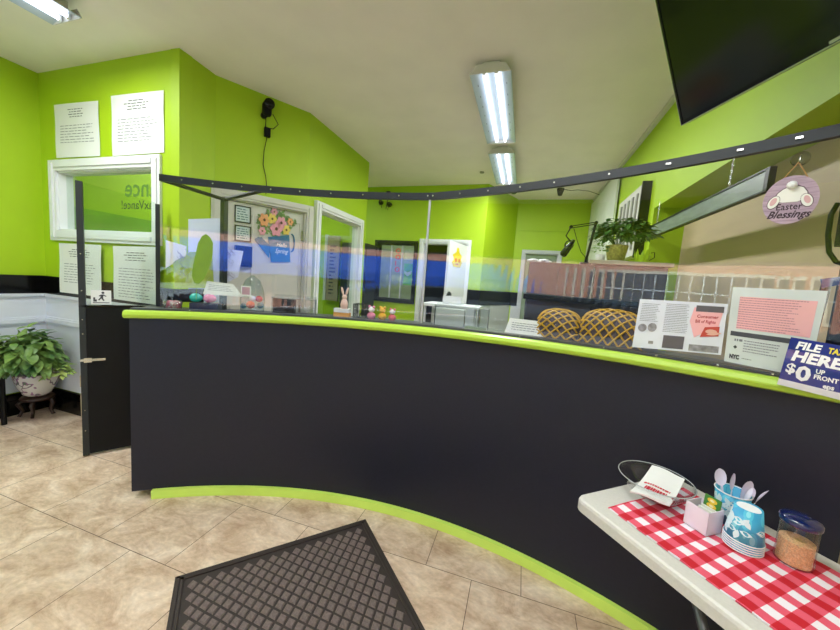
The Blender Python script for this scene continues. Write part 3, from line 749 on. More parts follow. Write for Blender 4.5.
def leafshape(cu, cv, L, wd, rot, n=8):
    p = [(L*(k/n-.5), wd*math.sin(PI*k/n)) for k in range(n+1)]+[(L*(.5-k/n), -wd*math.sin(PI*k/n)) for k in range(1, n)]
    c, s = math.cos(rot), math.sin(rot); return [(cu+x*c-y*s, cv+x*s+y*c) for x, y in p]
def cup(c, r0, r1, h, lab, group, invert=False, leaves=True):
    """r0 radius at the foot, r1 at the rolled rim"""
    t = thing('paper_cup', lab, 'cup', c, group)
    z = (lambda q: h-q) if invert else (lambda q: q)
    b = B(); pr = [(r0-.004, z(.004)), (r0, z(0)), (r1, z(h-.003)), (r1-.001, z(h-.003)), (r0-.001, z(.008)), (.001, z(.008))]
    lathe(b, [(.001, z(.004))]+pr, c, 32); part('sleeve', b, cupm, t, True)
    b = B(); rg = [c+Vector((r1*math.cos(2*PI*k/28), r1*math.sin(2*PI*k/28), z(h-.002))) for k in range(29)]; tube(b, rg, .0018, 6); part('rim', b, rimw, t, True)
    if invert:
        b = B(); lathe(b, [(.001, h-.0035), (r0-.004, h-.0035), (r0-.004, h-.0025), (.001, h-.0025)], c, 28); part('base', b, rimw, t)
    if leaves:
        b = B()
        f = lambda u, v, w_: (lambda a, r: c+Vector((r*math.cos(a), r*math.sin(a), v)))(u/((r0+r1)/2), r0+(r1-r0)*((h-v)/h if invert else v/h)+w_)
        for k in range(44):
            prism(b, leafshape(-.16+.32*random.random(), h*(.2+.6*random.random()), .026, .0062, random.random()*PI), .0003, .0008, f)
        part('leaf_print', b, M('leaf_white', (214, 236, 240), .5), t)
    return t
cc = Vector((.63, 1.155, ZC))
cupc = Vector((.668, 1.137, ZC))
for k in range(5):
    c_ = cupc+Vector((0, 0, .0065*k))
    cup(c_, .030, .0435, .094, 'topmost upside-down teal leaf print paper cup of the nested stack' if k == 4 else 'white-rimmed paper cup nested upside down below the topmost one', 'upside-down paper cups nested on the cloth', True, k == 4)
sc = Vector((.690, 1.252, ZC))
cup(sc, .031, .0445, .105, 'upright teal leaf print paper cup filled with white plastic spoons', None)
spm = M('spoon_plastic', (232, 226, 242), .3)
for k, (ax, ay, L, rz) in enumerate(((-.18, .1, .150, .2), (-.02, .02, .146, .8), (.22, -.12, .125, 1.3), (.34, .16, .130, .3), (.48, -.05, .135, .9), (.30, .02, .120, 0))):
    R_ = Matrix.Translation(sc+Vector((ax*.04, ay*.04, .012))) @ Matrix.Rotation(ax, 4, 'Y') @ Matrix.Rotation(-ay, 4, 'X') @ Matrix.Rotation(rz, 4, 'Z')
    t = thing('plastic_spoon', ['white plastic spoon standing leftmost in the teal cup', 'white plastic spoon standing tall beside the leftmost in the teal cup', 'white plastic spoon in the middle of the teal cup', 'white plastic spoon leaning towards the counter in the teal cup', 'white plastic spoon leaning farthest right in the teal cup', 'white plastic spoon sunk lowest in the teal cup'][k], 'spoon', sc, 'plastic spoons in the teal cup')
    b = B(); box(b, -.003, .003, -.0008, .0008, 0, L-.055, R_); part('handle', b, spm, t)
    b = B(); pr = []
    n = 10; top = []; bot = []
    for i in range(n+1):
        row = []
        for j in range(-3, 4):
            z_ = L-.055+.055*i/n; wd = .0175*math.sqrt(max(0.02, 1-(2*(i/n)-1)**2)); x_ = wd*j/3
            row.append(R_ @ Vector((x_, .004*(1-(j/3)**2)*math.sin(PI*i/n)*1.2, z_)))
        top.append([b.verts.new(p) for p in row]); off = R_.to_3x3() @ Vector((0, .0009, 0)); bot.append([b.verts.new(p+off) for p in row])
    for i in range(n):
        for j in range(6):
            b.faces.new((top[i][j], top[i+1][j], top[i+1][j+1], top[i][j+1])); b.faces.new((bot[i][j], bot[i][j+1], bot[i+1][j+1], bot[i+1][j]))
    part('bowl', b, spm, t, True)
# sugar jar
jc = Vector((.772, 1.120, ZC)); t = thing('sugar_jar', 'fluted glass jar of raw sugar with a blue lid on the gingham cloth', 'jar', jc)
b = B(); rings = []; seg = 96
for r, z in ((.034, 0), (.0385, .003), (.0385, .012), (.037, .03), (.037, .108), (.034, .116)):
    rings.append([b.verts.new(jc+Vector(((r+(.0011*abs(math.sin(6*2*PI*k/seg)) if .01 < z < .112 else 0))*math.cos(2*PI*k/seg), (r+(.0011*abs(math.sin(6*2*PI*k/seg)) if .01 < z < .112 else 0))*math.sin(2*PI*k/seg), z))) for k in range(seg)])
for i in range(len(rings)-1):
    for k in range(seg): b.faces.new((rings[i][k], rings[i][(k+1) % seg], rings[i+1][(k+1) % seg], rings[i+1][k]))
b.faces.new(rings[0][::-1])
part('glass_body', b, clear('jar_glass', (.93, .93, .92), .07), t, True)
b = B(); lathe(b, [(.001, .004), (.0345, .004), (.0345, .066), (.02, .071), (.001, .069)], jc, 32); part('sugar', b, M('raw_sugar', (226, 178, 132), .9, var=.25, scale=260, bump=.5), t)['label'] = 'light brown raw sugar'
b = B(); lathe(b, [(.001, .115), (.040, .112), (.0415, .115), (.0415, .124), (.038, .129), (.02, .136), (.001, .137)], jc, 40); part('lid', b, M('lid_blue', (10, 24, 76), .15, var=.05, coat=.8), t, True, 'glossy dark blue lid')
b = B(); lathe(b, [(.001, .136), (.007, .136), (.006, .1385), (.001, .1385)], jc+Vector((.008, -.006, 0)), 16); part('lid_flap', b, MATS['lid_blue'], t, True)

# ------------------------------------------------------------------ television
c0 = atX(682, 125, .55)
hd = Vector((.37, -.93, 0)).normalized(); nn = Vector((-.93, -.37, 0)).normalized()
best = None
def px(p):
    v = p-Vector((0, 0, H)); k = FP/v.dot(FW); return 420+k*v.dot(RT), 315-k*v.dot(UP)
for i in range(-60, 61):
    tau = math.radians(i); u_ = Vector((0, 0, 1))*math.cos(tau)+nn*math.sin(tau)
    x1, y1 = px(c0+u_*.45); e = abs((x1-682)*(-125)-(y1-125)*(-25))
    if best is None or e < best[0]: best = (e, i, u_)
TU = best[2]; TN = hd.cross(TU).normalized()
if TN.dot(nn) < 0: TN = -TN
TV = lambda u, v, w_: c0+hd*u+TU*v+TN*w_
WT, HT = 1.10, .63
t = thing('television', 'large black flat television hung tilted near the ceiling at top right', 'television', TV(WT/2, HT/2, -.03))
b = B(); prism(b, [(0, 0), (WT, 0), (WT, HT), (0, HT)], -.035, -.002, TV); part('housing', b, black, t)
b = B()
for (u0, u1, v0, v1) in ((0, WT, 0, .014), (0, WT, HT-.008, HT), (0, .008, 0, HT), (WT-.008, WT, 0, HT)): prism(b, [(u0, v0), (u1, v0), (u1, v1), (u0, v1)], -.001, .003, TV)
bz = part('bezel', b, blackgloss, t)
b = B(); prism(b, [(.008, .014), (WT-.008, .014), (WT-.008, HT-.008), (.008, HT-.008)], -.001, .001, TV); part('screen', b, M('screen_glass', (6, 9, 9), .12, var=.05, spec=.5), t)
b = B(); prism(b, [(-.001, 0), (WT, 0), (WT, -.0025), (-.001, -.0025)], -.01, .003, TV); prism(b, [(-.0025, 0), (0, 0), (0, HT*.8), (-.0025, HT*.8)], -.01, .003, TV); part('trim_strip', b, steel, t)
b = B(); prism(b, [(.47, .002), (.56, .002), (.56, .010), (.47, .010)], .003, .0045, TV); part('badge', b, steel, bz)
b = B(); prism(b, [(.35, .15), (.75, .15), (.75, .45), (.35, .45)], -.08, -.035, TV); q = TV(.55, .3, -.07); tube(b, [q, (q.x, q.y, CE)], .022, 10); part('mount', b, bmetal, t)
b = B(); tube(b, [TV(.52, .02, -.02), TV(.55, -.02, -.02), TV(.62, -.045, -.02), TV(.70, -.03, -.02), TV(.74, .03, -.02)], .004, 6); part('cable', b, black, t, True)

# ------------------------------------------------------------------ seasonal round sign on the screen
hc = atR(790, 200, 2.742); a_ = ang(hc)
nx = -Vector((math.sin(a_), math.cos(a_), 0)); ux = Vector((math.cos(a_), -math.sin(a_), 0))
sgm0 = flatmap(hc, ux, (0, 0, 1), nx); sgm = lambda u, v, w_: sgm0(u*.57, v*.70, w_); RS = .112
t = thing('hanging_sign', 'round mauve plank sign with a bunny tail reading Easter Blessings, hung on the screen', 'sign', hc)
b = B(); prism(b, ell(0, 0, RS, RS, 48), -.004, .004, sgm); brd = part('board', b, M('mauve_wood', (176, 152, 166), .6, var=.22, scale=14, stretch=(1, 1, 8)), t)
b = B()
for k in range(-4, 5):
    y = k*.0245; hw = math.sqrt(max(0, RS*RS-y*y))-.002
    prism(b, [(-hw, y), (hw, y), (hw, y+.0012), (-hw, y+.0012)], .0040, .0044, sgm)
part('plank_line', b, M('mauve_dark', (128, 100, 124), .6), brd)
outl = M('brown_outline', (84, 62, 66), .6); cream = M('cream_white', (232, 230, 220), .6, var=.05); pinkp = M('soft_pink', (214, 170, 170), .6)
bodyp = [(-.062, .005), (-.055, .032), (-.035, .05), (-.01, .062), (.02, .062), (.045, .052), (.062, .03), (.066, .008), (.05, -.004), (.03, -.012), (-.03, -.012), (-.05, -.006)]
b = B(); prism(b, [(x*1.06, y*1.06) for x, y in bodyp], .0044, .0052, sgm)
for s in (-1, 1): prism(b, ell(s*.066, -.008, .024, .034, 20, s*.5), .0052, .006, sgm)
part('outline', b, outl, t)
b = B(); prism(b, bodyp, .0052, .0060, sgm)
for s in (-1, 1): prism(b, ell(s*.066, -.008, .021, .031, 20, s*.5), .006, .0066, sgm)
bny = part('bunny', b, cream, t)
for s in (-1, 1):
    b = B(); prism(b, ell(s*.067, -.005, .012, .020, 18, s*.5), .0066, .0072, sgm); part('foot_pad', b, pinkp, bny)
b = B(); bmesh.ops.create_icosphere(b, subdivisions=3, radius=.013, matrix=Matrix.Translation(sgm(-.002, .066, .011))); part('tail', b, M('fluffy_white', (240, 240, 234), .95, bump=.6, scale=200), t, True)
b = B(); text(b, 'Easter', sgm, 0, -.046, .042, .0046, 'CENTER', bold=.0006); text(b, 'Blessings', sgm, 0, -.084, .048, .0046, 'CENTER', shear=.4, bold=.0012)
flat('lettering', b, M('deep_brown', (56, 36, 44), .6), brd)
b = B(); top = sgm(.008, .172, .002)
tube(b, [sgm(-.045, .098, .002), top], .0018, 6); tube(b, [sgm(.055, .096, .002), top], .0018, 6); part('cord', b, M('twine', (170, 130, 80), .8), t)
sc_ = thing('suction_hook', 'clear suction cup hook stuck to the screen above the round sign', 'hook', sgm(.012, .20, -.02))
b = B(); c_ = sgm(.012, .20, -.028)
mm = Matrix((( ux.x, 0, nx.x, 0), (ux.y, 0, nx.y, 0), (0, 1, 0, 0), (0, 0, 0, 1)))
lathe(b, [(.001, 0), (.024, 0), (.020, .005), (.012, .012), (.008, .022), (.001, .023)], c_, 28, m=mm.to_3x3()); part('cup', b, clearp, sc_, True)
b = B(); tube(b, [sgm(.012, .20, -.008), sgm(.012, .20, .006), sgm(.012, .178, .008), sgm(.012, .168, .006), sgm(.012, .172, .012)], .0022, 6); part('hook', b, steel, sc_, True)

# ------------------------------------------------------------------ linear light box hanging in the recess
q0 = Vector((.93, 3.12, 0)); q1 = Vector((.93, 1.79, 0))
t = thing('hanging_light_box', 'long narrow black framed glass light box hung on chains along the right wall', 'light box', (.93, 2.45, 1.96))
b = B(); x0, x1 = .925, .95
box(b, x0, x1, 1.80, 3.2, 1.912, 1.919); box(b, x0, x1, 1.80, 3.2, 2.005, 2.012); box(b, x0, x1, 1.80, 1.825, 1.917, 2.007); box(b, x0, x1, 3.18, 3.2, 1.917, 2.007); box(b, x1-.006, x1, 1.80, 3.2, 1.917, 2.007)
part('frame', b, black, t)
b = B(); box(b, x0+.006, x0+.012, 1.825, 3.18, 1.919, 2.005); part('glass_face', b, M('frosted_glass', (118, 130, 122), .35, var=.22, scale=9, stretch=(1, 1, 5)), t)
for y in (3.08, 2.12):
    b = B()
    for k in range(11):
        z = 2.015+k*.015; ring = []
        for j in range(9):
            a = 2*PI*j/8; ring.append((.938+(.004*math.cos(a) if k % 2 else 0), y+(0 if k % 2 else .004*math.cos(a)), z+.0095*math.sin(a)+.005))
        tube(b, ring, .0014, 5)
    part('chain', b, steel, t)

# ------------------------------------------------------------------ papers on the screen
def curvedmap(c4, R):
    """c4: bottom-left, bottom-right, top-right, top-left pixels, landed on the cylinder of radius R"""
    P = [atR(x, y, R) for x, y in c4]; A = [ang(p) for p in P]; Z = [p.z for p in P]
    def f(u, v, w_):
        a = (A[0]*(1-u)+A[1]*u)*(1-v)+(A[3]*(1-u)+A[2]*u)*v
        z = (Z[0]*(1-u)+Z[1]*u)*(1-v)+(Z[3]*(1-u)+Z[2]*u)*v
        return pol(a, R-w_, z)
    return f
def rr(u0, u1, v0, v1): return [(u0, v0), (u1, v0), (u1, v1), (u0, v1)]
def patch(bm, f, u0, u1, v0, v1, w_, nu=6):
    for i in range(nu):
        a, c = u0+(u1-u0)*i/nu, u0+(u1-u0)*(i+1)/nu
        bm.faces.new([bm.verts.new(f(x, y, w_)) for x, y in ((a, v0), (c, v0), (c, v1), (a, v1))])
    return bm
# brochure
f = curvedmap([(632, 347), (721, 355), (728, 304), (640, 299)], 2.768)
b = B(); sheet(b, f, 14, 6, .0008)
br = tag(obj('leaflet', b, M('leaflet_paper', (216, 220, 228), .5), smooth=None), 'unfolded leaflet with a red Consumer Bill of Rights cover, taped to the screen', 'leaflet')
for q in ((.04, .27, .93, .55, 11), (.34, .62, .95, .36, 17)):
    b = B(); lines(b, f, *q, .3, .001, .2, .012); flat('printed_text', b, faint, br)
b = B(); prism(b, [(.70, .30), (.94, .56), (.97, .90), (.66, .90), (.63, .62)], .0006, .0009, f); flat('cover', b, M('salmon_print', (238, 176, 176), .5), br)
for q in ((.68, .97, .82, .94), (.36, .60, .04, .30)):
    b = B(); patch(b, f, *q, .0014); flat('print', b, M('print_dark', (92, 88, 92), .5), br)
b = B(); text(b, 'Consumer', f, .70, .70, .085, .0016, sx=.62, bold=.002); text(b, 'Bill of Rights', f, .69, .60, .085, .0016, sx=.50, bold=.002); flat('lettering', b, M('crimson', (170, 44, 50), .5), br)
b = B(); prism(b, [(.76, .32), (.95, .36), (.95, .55), (.80, .52)], .0012, .0016, f); flat('print', b, M('brick_print', (190, 66, 50), .5), br)
b = B(); prism(b, ell(.87, .44, .06, .045, 14), .0016, .0019, f); prism(b, leafshape(.9, .40, .16, .03, .3), .0019, .0021, f); flat('print', b, M('hand_print', (222, 170, 150), .5), br)
M('print_grey', (140, 138, 140), .5, var=.35, scale=60)
for q in (ell(.09, .42, .055, .08, 16), ell(.21, .44, .055, .09, 16)):
    b = B(); prism(b, q, .0012, .0016, f); flat('print', b, MATS['print_grey'], br)
for q in ((.66, .97, .03, .16), (.19, .25, .1, .16)):
    b = B(); patch(b, f, *q, .0014); flat('print', b, MATS['print_grey'], br)
# city notice
f = curvedmap([(724, 361), (808, 378), (828, 291), (733, 287)], 2.768)
b = B(); sheet(b, f, 14, 8, .0008)
cn = tag(obj('notice', b, M('pale_notice', (206, 214, 210), .5), smooth=None), 'large pale notice with a pink upper block and NYC mark, taped to the screen', 'notice')
b = B(); patch(b, f, .10, .93, .46, .88, .0007, 10); flat('print', b, M('pink_block', (236, 178, 178), .5), cn)
b = B(); lines(b, f, .10, .85, .88, .46, 14, .32, .0012, .3, .02); flat('printed_text', b, M('text_grey', (178, 132, 138), .5), cn)
b = B(); lines(b, f, .22, .66, .33, .16, 5, .3, .0012, .3, .018); flat('printed_text', b, faint, cn)
b = B(); patch(b, f, .04, .93, .36, .42, .0012, 10); flat('print', b, M('bar_dark', (66, 70, 76), .5), cn)
b = B(); text(b, 'NYC', f, .06, .06, .075, .0014, sx=.8, bold=.005); flat('lettering', b, ink, cn)
b = B(); lines(b, f, .22, .38, .09, .07, 1); flat('printed_text', b, ink, cn)
b = B(); prism(b, [(.12, .19), (.145, .215), (.12, .24), (.095, .215)], .001, .0014, f); flat('emblem', b, ink, cn)
b = B(); lines(b, f, .1, .2, .34, .28, 1, .5, .0012, 0, .03); flat('printed_text', b, faint, cn)
# FILE HERE sign standing in front of the screen
f = curvedmap([(777, 384), (856, 404), (866, 350), (791, 337)], 2.684)
sgn = thing('table_sign', 'glossy blue FILE TAXES HERE $0 UP FRONT sign at the counter right end', 'sign', f(.5, 0, 0))
bulge = lambda u, v, w_: f(u, v, w_+.010*math.sin(PI*min(1, max(0, v)))+.001)
b = B(); sheet(b, bulge, 10, 8, .003); pnl = part('panel', b, M('royal_blue_print', (26, 38, 128), .15, var=.15, coat=.6), sgn)
b = B(); sheet(b, lambda u, v, w_: bulge(u, -.0+v*.13, w_+.0015), 10, 2, .001); part('base_strip', b, M('strip_white', (220, 222, 226), .3), sgn)
b = B(); text(b, 'FILE', bulge, .10, .80, .20, .002, sx=1.0, shear=.15, bold=.008); text(b, 'HERE', bulge, .08, .56, .28, .002, sx=1.02, shear=.15, bold=.012)
text(b, '$', bulge, .05, .30, .27, .002, sx=.95, bold=.008); text(b, '0', bulge, .20, .20, .40, .002, sx=1.0, bold=.014); text(b, 'UP', bulge, .45, .40, .12, .002, sx=.8, bold=.004); text(b, 'FRONT', bulge, .44, .29, .12, .002, sx=.8, bold=.004); text(b, 'eps', bulge, .58, .15, .13, .003, sx=.8, bold=.005)
flat('lettering', b, M('sign_white', (236, 238, 240), .4), pnl)
b = B(); text(b, 'TAXES', bulge, .54, .82, .15, .002, sx=.72, shear=.15, bold=.006); flat('lettering', b, M('sign_yellow', (226, 206, 40), .4), pnl, 'yellow lettering')

# little tent card
p0, p1 = atR(504, 332, 2.84), atR(549, 336, 2.84)
zc = ztop(p0.x)
p0.z = p1.z = zc
hh = Vector((0, 0, .085)); bk = (p0-Vector((CX, CY, p0.z))).normalized()*.03
b = B(); prism(b, [(0, 0), (1, 0), (1, 1), (0.08, 1)], -.001, 0, quadmap(p0, p1, p1+hh+bk, p0+hh+bk)); prism(b, [(0, 0), (1, 0), (1, 1), (.08, 1)], 0, .001, quadmap(p0+2*bk, p1+2*bk, p1+hh+bk, p0+hh+bk))
tc_ = tag(obj('tent_card', b, paper), 'small white tent card with faint text on the counter behind the screen', 'card')
b = B(); lines(b, quadmap(p0, p1, p1+hh+bk, p0+hh+bk), .15, .9, .8, .25, 4, .3, .001, .3, .05); flat('printed_text', b, faint, tc_)

# acrylic brochure holders and other things on the counter behind the screen
def cz(p): return ztop(p.x)
def onc(x, y, R):
    p = atR(x, y, R); p.z = ztop(p.x); return p
def cframe(p):
    a = ang(p); return Matrix(((math.cos(a), math.sin(a), 0, p.x), (-math.sin(a), math.cos(a), 0, p.y), (0, 0, 1, p.z), (0, 0, 0, 1)))
def holder(pxl, pxr, y, R, h, lab, fill=None):
    p, q = onc(pxl, y, R), onc(pxr, y, R); L = (q-p).length; m = cframe((p+q)/2); m.translation.z = ztop((p+q).x/2)
    t = thing('card_holder', lab, 'holder', m.translation)
    b = B(); 
    for (x0, x1, y0, y1, z0, z1) in ((-L/2, L/2, 0, .002, 0, h), (-L/2, L/2, .045, .047, 0, h*1.15), (-L/2, L/2, 0, .047, 0, .002), (-L/2, -L/2+.002, 0, .047, 0, h), (L/2-.002, L/2, 0, .047, 0, h)): box(b, x0, x1, y0, y1, z0, z1, m)
    part('clear_body', b, clearp, t)
    b = B(); tube(b, [m @ Vector((-L/2, 0, 0)), m @ Vector((-L/2, 0, h)), m @ Vector((L/2, 0, h)), m @ Vector((L/2, 0, 0))], .0018, 6); part('painted_glint', b, greyw, t)  # opaque pale tube paints the glint along the clear edges
    if fill:
        b = B(); box(b, -L/2+.006, -L/2+.006+L*fill[0], .01, .04, .003, h*fill[1], m, bev=.002)
        tag(obj(fill[2], b, fill[3]), fill[4], fill[5])
    return t
holder(433, 487, 326, 2.83, .125, 'clear plastic card holder with white glints painted along its edges, in the middle of the counter', (.55, .85, 'card_stack', paper, 'white cards standing in the middle clear holder', 'cards'))
holder(271, 314, 314, 2.83, .105, 'clear plastic holder beside the black box on the counter', (.5, .9, 'black_box', black, 'glossy black box in the clear holder near the counter left', 'box'))
# pink candies in a clear tub, two eggs on a dark tray
p = onc(173, 310, 2.86); m = cframe(p); t = thing('candy_tub', 'low clear tub of pink and white candies at the counter left end', 'tub', p)
b = B(); lathe(b, [(.001, 0), (.055, 0), (.06, .052), (.058, .052), (.053, .003), (.001, .003)], p, 32, (1, .7)); part('tub', b, clearp, t, True)
cols = [M('candy_pink', (226, 130, 150), .4), M('candy_white', (240, 226, 226), .4)]
for c in range(2):
    b = B()
    for k in range(90):
        a, r = random.random()*2*PI, .044*math.sqrt(random.random())
        tube(b, [p+Vector((r*math.cos(a), r*.66*math.sin(a),   .006+.042*random.random())) for _ in (0,)]+[p+Vector((r*math.cos(a)+.007, r*.66*math.sin(a)+.003,   .010+.040*random.random()))], .004, 6)
    o = part('candy', b, cols[c], t); o['kind'] = 'stuff'
p = onc(205, 311, 2.86); m = cframe(p)
b = B(); box(b, -.075, .085, -.035, .035, 0, .045, m, bev=.004); tag(obj('tray', b, M('slate_blue', (48, 54, 78), .35)), 'slate blue flat case on the counter under two plastic eggs', 'case')
for dx, mt, lab in ((-.05, M('egg_teal', (40, 182, 176), .25, var=.08), 'teal plastic egg on the slate blue case'), (.028, M('egg_pink', (224, 128, 168), .25, var=.08), 'pink plastic egg on the slate blue case')):
    b = B(); c_ = m @ Vector((dx, 0, .045))
    R3 = Matrix.Rotation(ang(p), 3, 'Z').inverted() @ Matrix.Rotation(PI/2, 3, 'Y')
    pr = [(.028*math.sin(PI*k/14)*(1+.12*math.cos(PI*k/14)), -.036*math.cos(PI*k/14)) for k in range(1, 14)]
    lathe(b, [(max(r, .001), z) for r, z in pr], c_+Vector((0, 0, .029)), 24, m=R3)
    tag(obj('plastic_egg', b, mt, smooth=True), lab, 'egg', 'plastic eggs on the slate blue case')
# paper stand with the big green leaf
p = onc(205, 300, 2.935); m = cframe(p)
fm = lambda u, v, w_: m @ Vector((u, -w_, v))
def pf(x, y, R=2.95):
    q = atR(x, y, R); v = m.inverted() @ q; return (v.x, v.z)
t = thing('paper_display', 'white folded paper display with drawn tulips and a green panel behind the screen', 'display', p)
b = B(); prism(b, [pf(*q) for q in ((188, 302), (188, 219), (222, 218), (226, 238), (226, 302))], -.02, -.017, fm); part('back_sheet', b, M('bluish_paper', (214, 222, 244), .5, var=.03), t)
b = B(); prism(b, [pf(*q) for q in ((165, 240), (186, 246), (186, 256), (165, 268))], -.016, -.014, fm); part('left_sheet', b, paper, t)
b = B(); prism(b, [pf(*q) for q in ((174, 288), (173, 262), (190, 252), (212, 252), (214, 288))], -.016, -.014, fm); part('green_panel', b, M('sage_green', (168, 190, 70), .5, var=.15, scale=30), t)
b = B(); prism(b, [pf(*q) for q in ((174, 302), (174, 289), (204, 289), (204, 302))], -.016, -.008, fm); part('foot', b, black, t)
b = B(); prism(b, [pf(*q) for q in ((222, 248), (243, 251), (238, 277), (226, 283))], -.014, -.012, fm); part('right_sheet', b, M('sketch_paper', (214, 216, 236), .5, var=.05), t)
b = B()
for _ in range(26):
    u0_, v0_ = pf(random.choice((random.uniform(178, 190), random.uniform(226, 240))), random.uniform(252, 280))
    tube(b, [fm(u0_+.012*math.sin(k*1.3)*(1+.3*random.random()), v0_+.009*k, -.0105) for k in range(5)], .0008, 4)
part('drawn_line', b, M('pencil_purple', (110, 100, 130), .6), t)
lpt = lambda u, v, w_: atR(u, v, 2.7715-w_)
lf = thing('leaf_cutout', 'long upright green leaf cutout stuck on the screen before the white paper display', 'leaf', lpt(203, 285, 0))
gl_ = M('leaf_green', (116, 152, 24), .45, var=.08, scale=10)
b = B(); prism(b, [(194, 283), (192, 276), (193, 265), (196, 252), (198, 243), (202, 236), (206, 234), (210, 237), (213, 243), (212.5, 255), (209, 268), (204, 279), (199, 284)], .001, .003, lpt); part('blade', b, gl_, lf)
b = B(); tube(b, [lpt(197, 283, .002), lpt(196, 300, .002)], .0012, 6); part('stem', b, gl_, lf)
# small printed flyer leaning
f = quadmap(*[atR(x, y, 2.855) for x, y in ((203, 294), (243, 297), (233, 284), (207, 281))])
b = B(); sheet(b, f, 2, 2, .001); o = tag(obj('flyer', b, paper, smooth=None), 'small white flyer leaning beside the green leaf cutout', 'flyer')
b = B(); lines(b, f, .1, .9, .8, .3, 4, .3, .001, .2, .06); flat('printed_text', b, faint, o)
b = B(); q = onc(225, 300, 2.87); box(b, q.x-.03, q.x+.03, q.y-.012, q.y+.012, q.z, q.z+.03); tag(obj('flyer_stand', b, clearp), 'clear plastic foot holding the small white flyer', 'stand')
# party bag: clear bag with colourful sweets
p = onc(252, 312, 2.87); m = cframe(p); t = thing('gift_bag', 'clear dome gift bag with red and orange sweets and a pink tag', 'gift bag', p)
b = B(); lathe(b, [(.001, 0), (.085, 0), (.092, .07), (.082, .14), (.055, .20), (.012, .232)], p, 28, (1, .5)); part('wrap', b, clear('cellophane', (.82, .90, .92), .08, .08, .3), t, True)
for k, (dx, dz, mt, r) in enumerate(((-.01, .045, 'orange', .032), (.0, .085, 'white', .024), (.042, .085, 'red', .026), (.05, .045, 'teal', .026), (-.055, .035, 'teal', .024))):
    cc_ = {'orange': M('sweet_orange', (232, 84, 40), .4), 'white': M('sweet_white', (236, 226, 226), .4), 'red': M('sweet_red', (206, 30, 70), .4), 'teal': M('sweet_teal', (70, 130, 146), .4)}[mt]
    b = B(); bmesh.ops.create_icosphere(b, subdivisions=2, radius=r, matrix=Matrix.Translation(m @ Vector((dx, 0, dz))) @ Matrix.Diagonal((1, .6, .8, 1))); part('sweet', b, cc_, t, True)
b = B(); box(b, -.05, .01, -.05, -.048, .10, .165, m); tg = part('tag', b, paper, t)
b = B(); box(b, -.043, .003, -.051, -.0501, .112, .158, m); part('tag_print', b, M('tag_rose', (190, 150, 160), .5), tg)
# bunny figurine on a box
p = onc(342, 318, 2.87); m = cframe(p)
b = B(); box(b, -.052, .052, -.02, .02, 0, .03, m, bev=.002); tag(obj('small_box', b, M('box_orange', (222, 160, 80), .5)), 'small orange box on the counter under the bunny figurine', 'box')
b = B(); box(b, -.05, .05, -.021, .021, .0305, .056, m, bev=.002); tag(obj('small_box', b, M('box_white', (226, 226, 230), .5)), 'small white box stacked on the orange box', 'box')
t = thing('bunny_figurine', 'small blush pink bunny figurine standing on the white box', 'figurine', m @ Vector((.01, 0, .056)))
bp_ = M('blush', (226, 190, 178), .5)
bmn = m @ Matrix.Translation((.01, 0, .056)) @ Matrix.Diagonal((1.9, 1.5, 1.85, 1))
b = B(); lathe(b, [(.001, 0), (.011, 0), (.013, .015), (.009, .03), (.005, .034), (.001, .035)], (0, 0, 0), 20); bmesh.ops.transform(b, matrix=bmn, verts=b.verts); part('body', b, bp_, t, True)
b = B(); bmesh.ops.create_icosphere(b, subdivisions=2, radius=.009, matrix=bmn @ Matrix.Translation((0, 0, .040))); part('head', b, bp_, t, True)
for s in (-1, 1):
    b = B(); bmesh.ops.create_icosphere(b, subdivisions=2, radius=1, matrix=bmn @ Matrix.Translation((s*.008, 0, .060)) @ Matrix.Rotation(s*.25, 4, 'Y') @ Matrix.Diagonal((.0042, .003, .015, 1))); part('ear', b, bp_, t, True)
# black mesh pen cup and toys
p = onc(361, 319, 2.87); m = cframe(p); t = thing('mesh_cup', 'black wire mesh pen cup on the counter', 'pen cup', p)
b = B()
s_ = .040; hc_ = .092
for z in (0, hc_): tube(b, [m @ Vector(q) for q in ((-s_, -s_, z), (s_, -s_, z), (s_, s_, z), (-s_, s_, z), (-s_, -s_, z))], .0025, 5)
for q in ((-s_, -s_), (s_, -s_), (s_, s_), (-s_, s_)): tube(b, [m @ Vector((*q, 0)), m @ Vector((*q, hc_))], .0025, 5)
part('rim', b, bmetal, t)
b = B()
for k in range(1, 12):
    u = -s_+2*s_*k/12
    for q in (((u, -s_), (u, -s_)), ((u, s_), (u, s_)), ((-s_, u), (-s_, u)), ((s_, u), (s_, u))): tube(b, [m @ Vector((*q[0], 0)), m @ Vector((*q[1], hc_))], .0007, 4)
    z = hc_*k/12; tube(b, [m @ Vector(q) for q in ((-s_, -s_, z), (s_, -s_, z), (s_, s_, z), (-s_, s_, z), (-s_, -s_, z))], .0007, 4)
part('mesh', b, bmetal, t)
b = B(); tube(b, [m @ Vector((-.02, 0, .003)), m @ Vector((.030, 0, .085))], .003, 6); tag(obj('pen', b, black), 'dark pen leaning inside the wire mesh cup', 'pen')
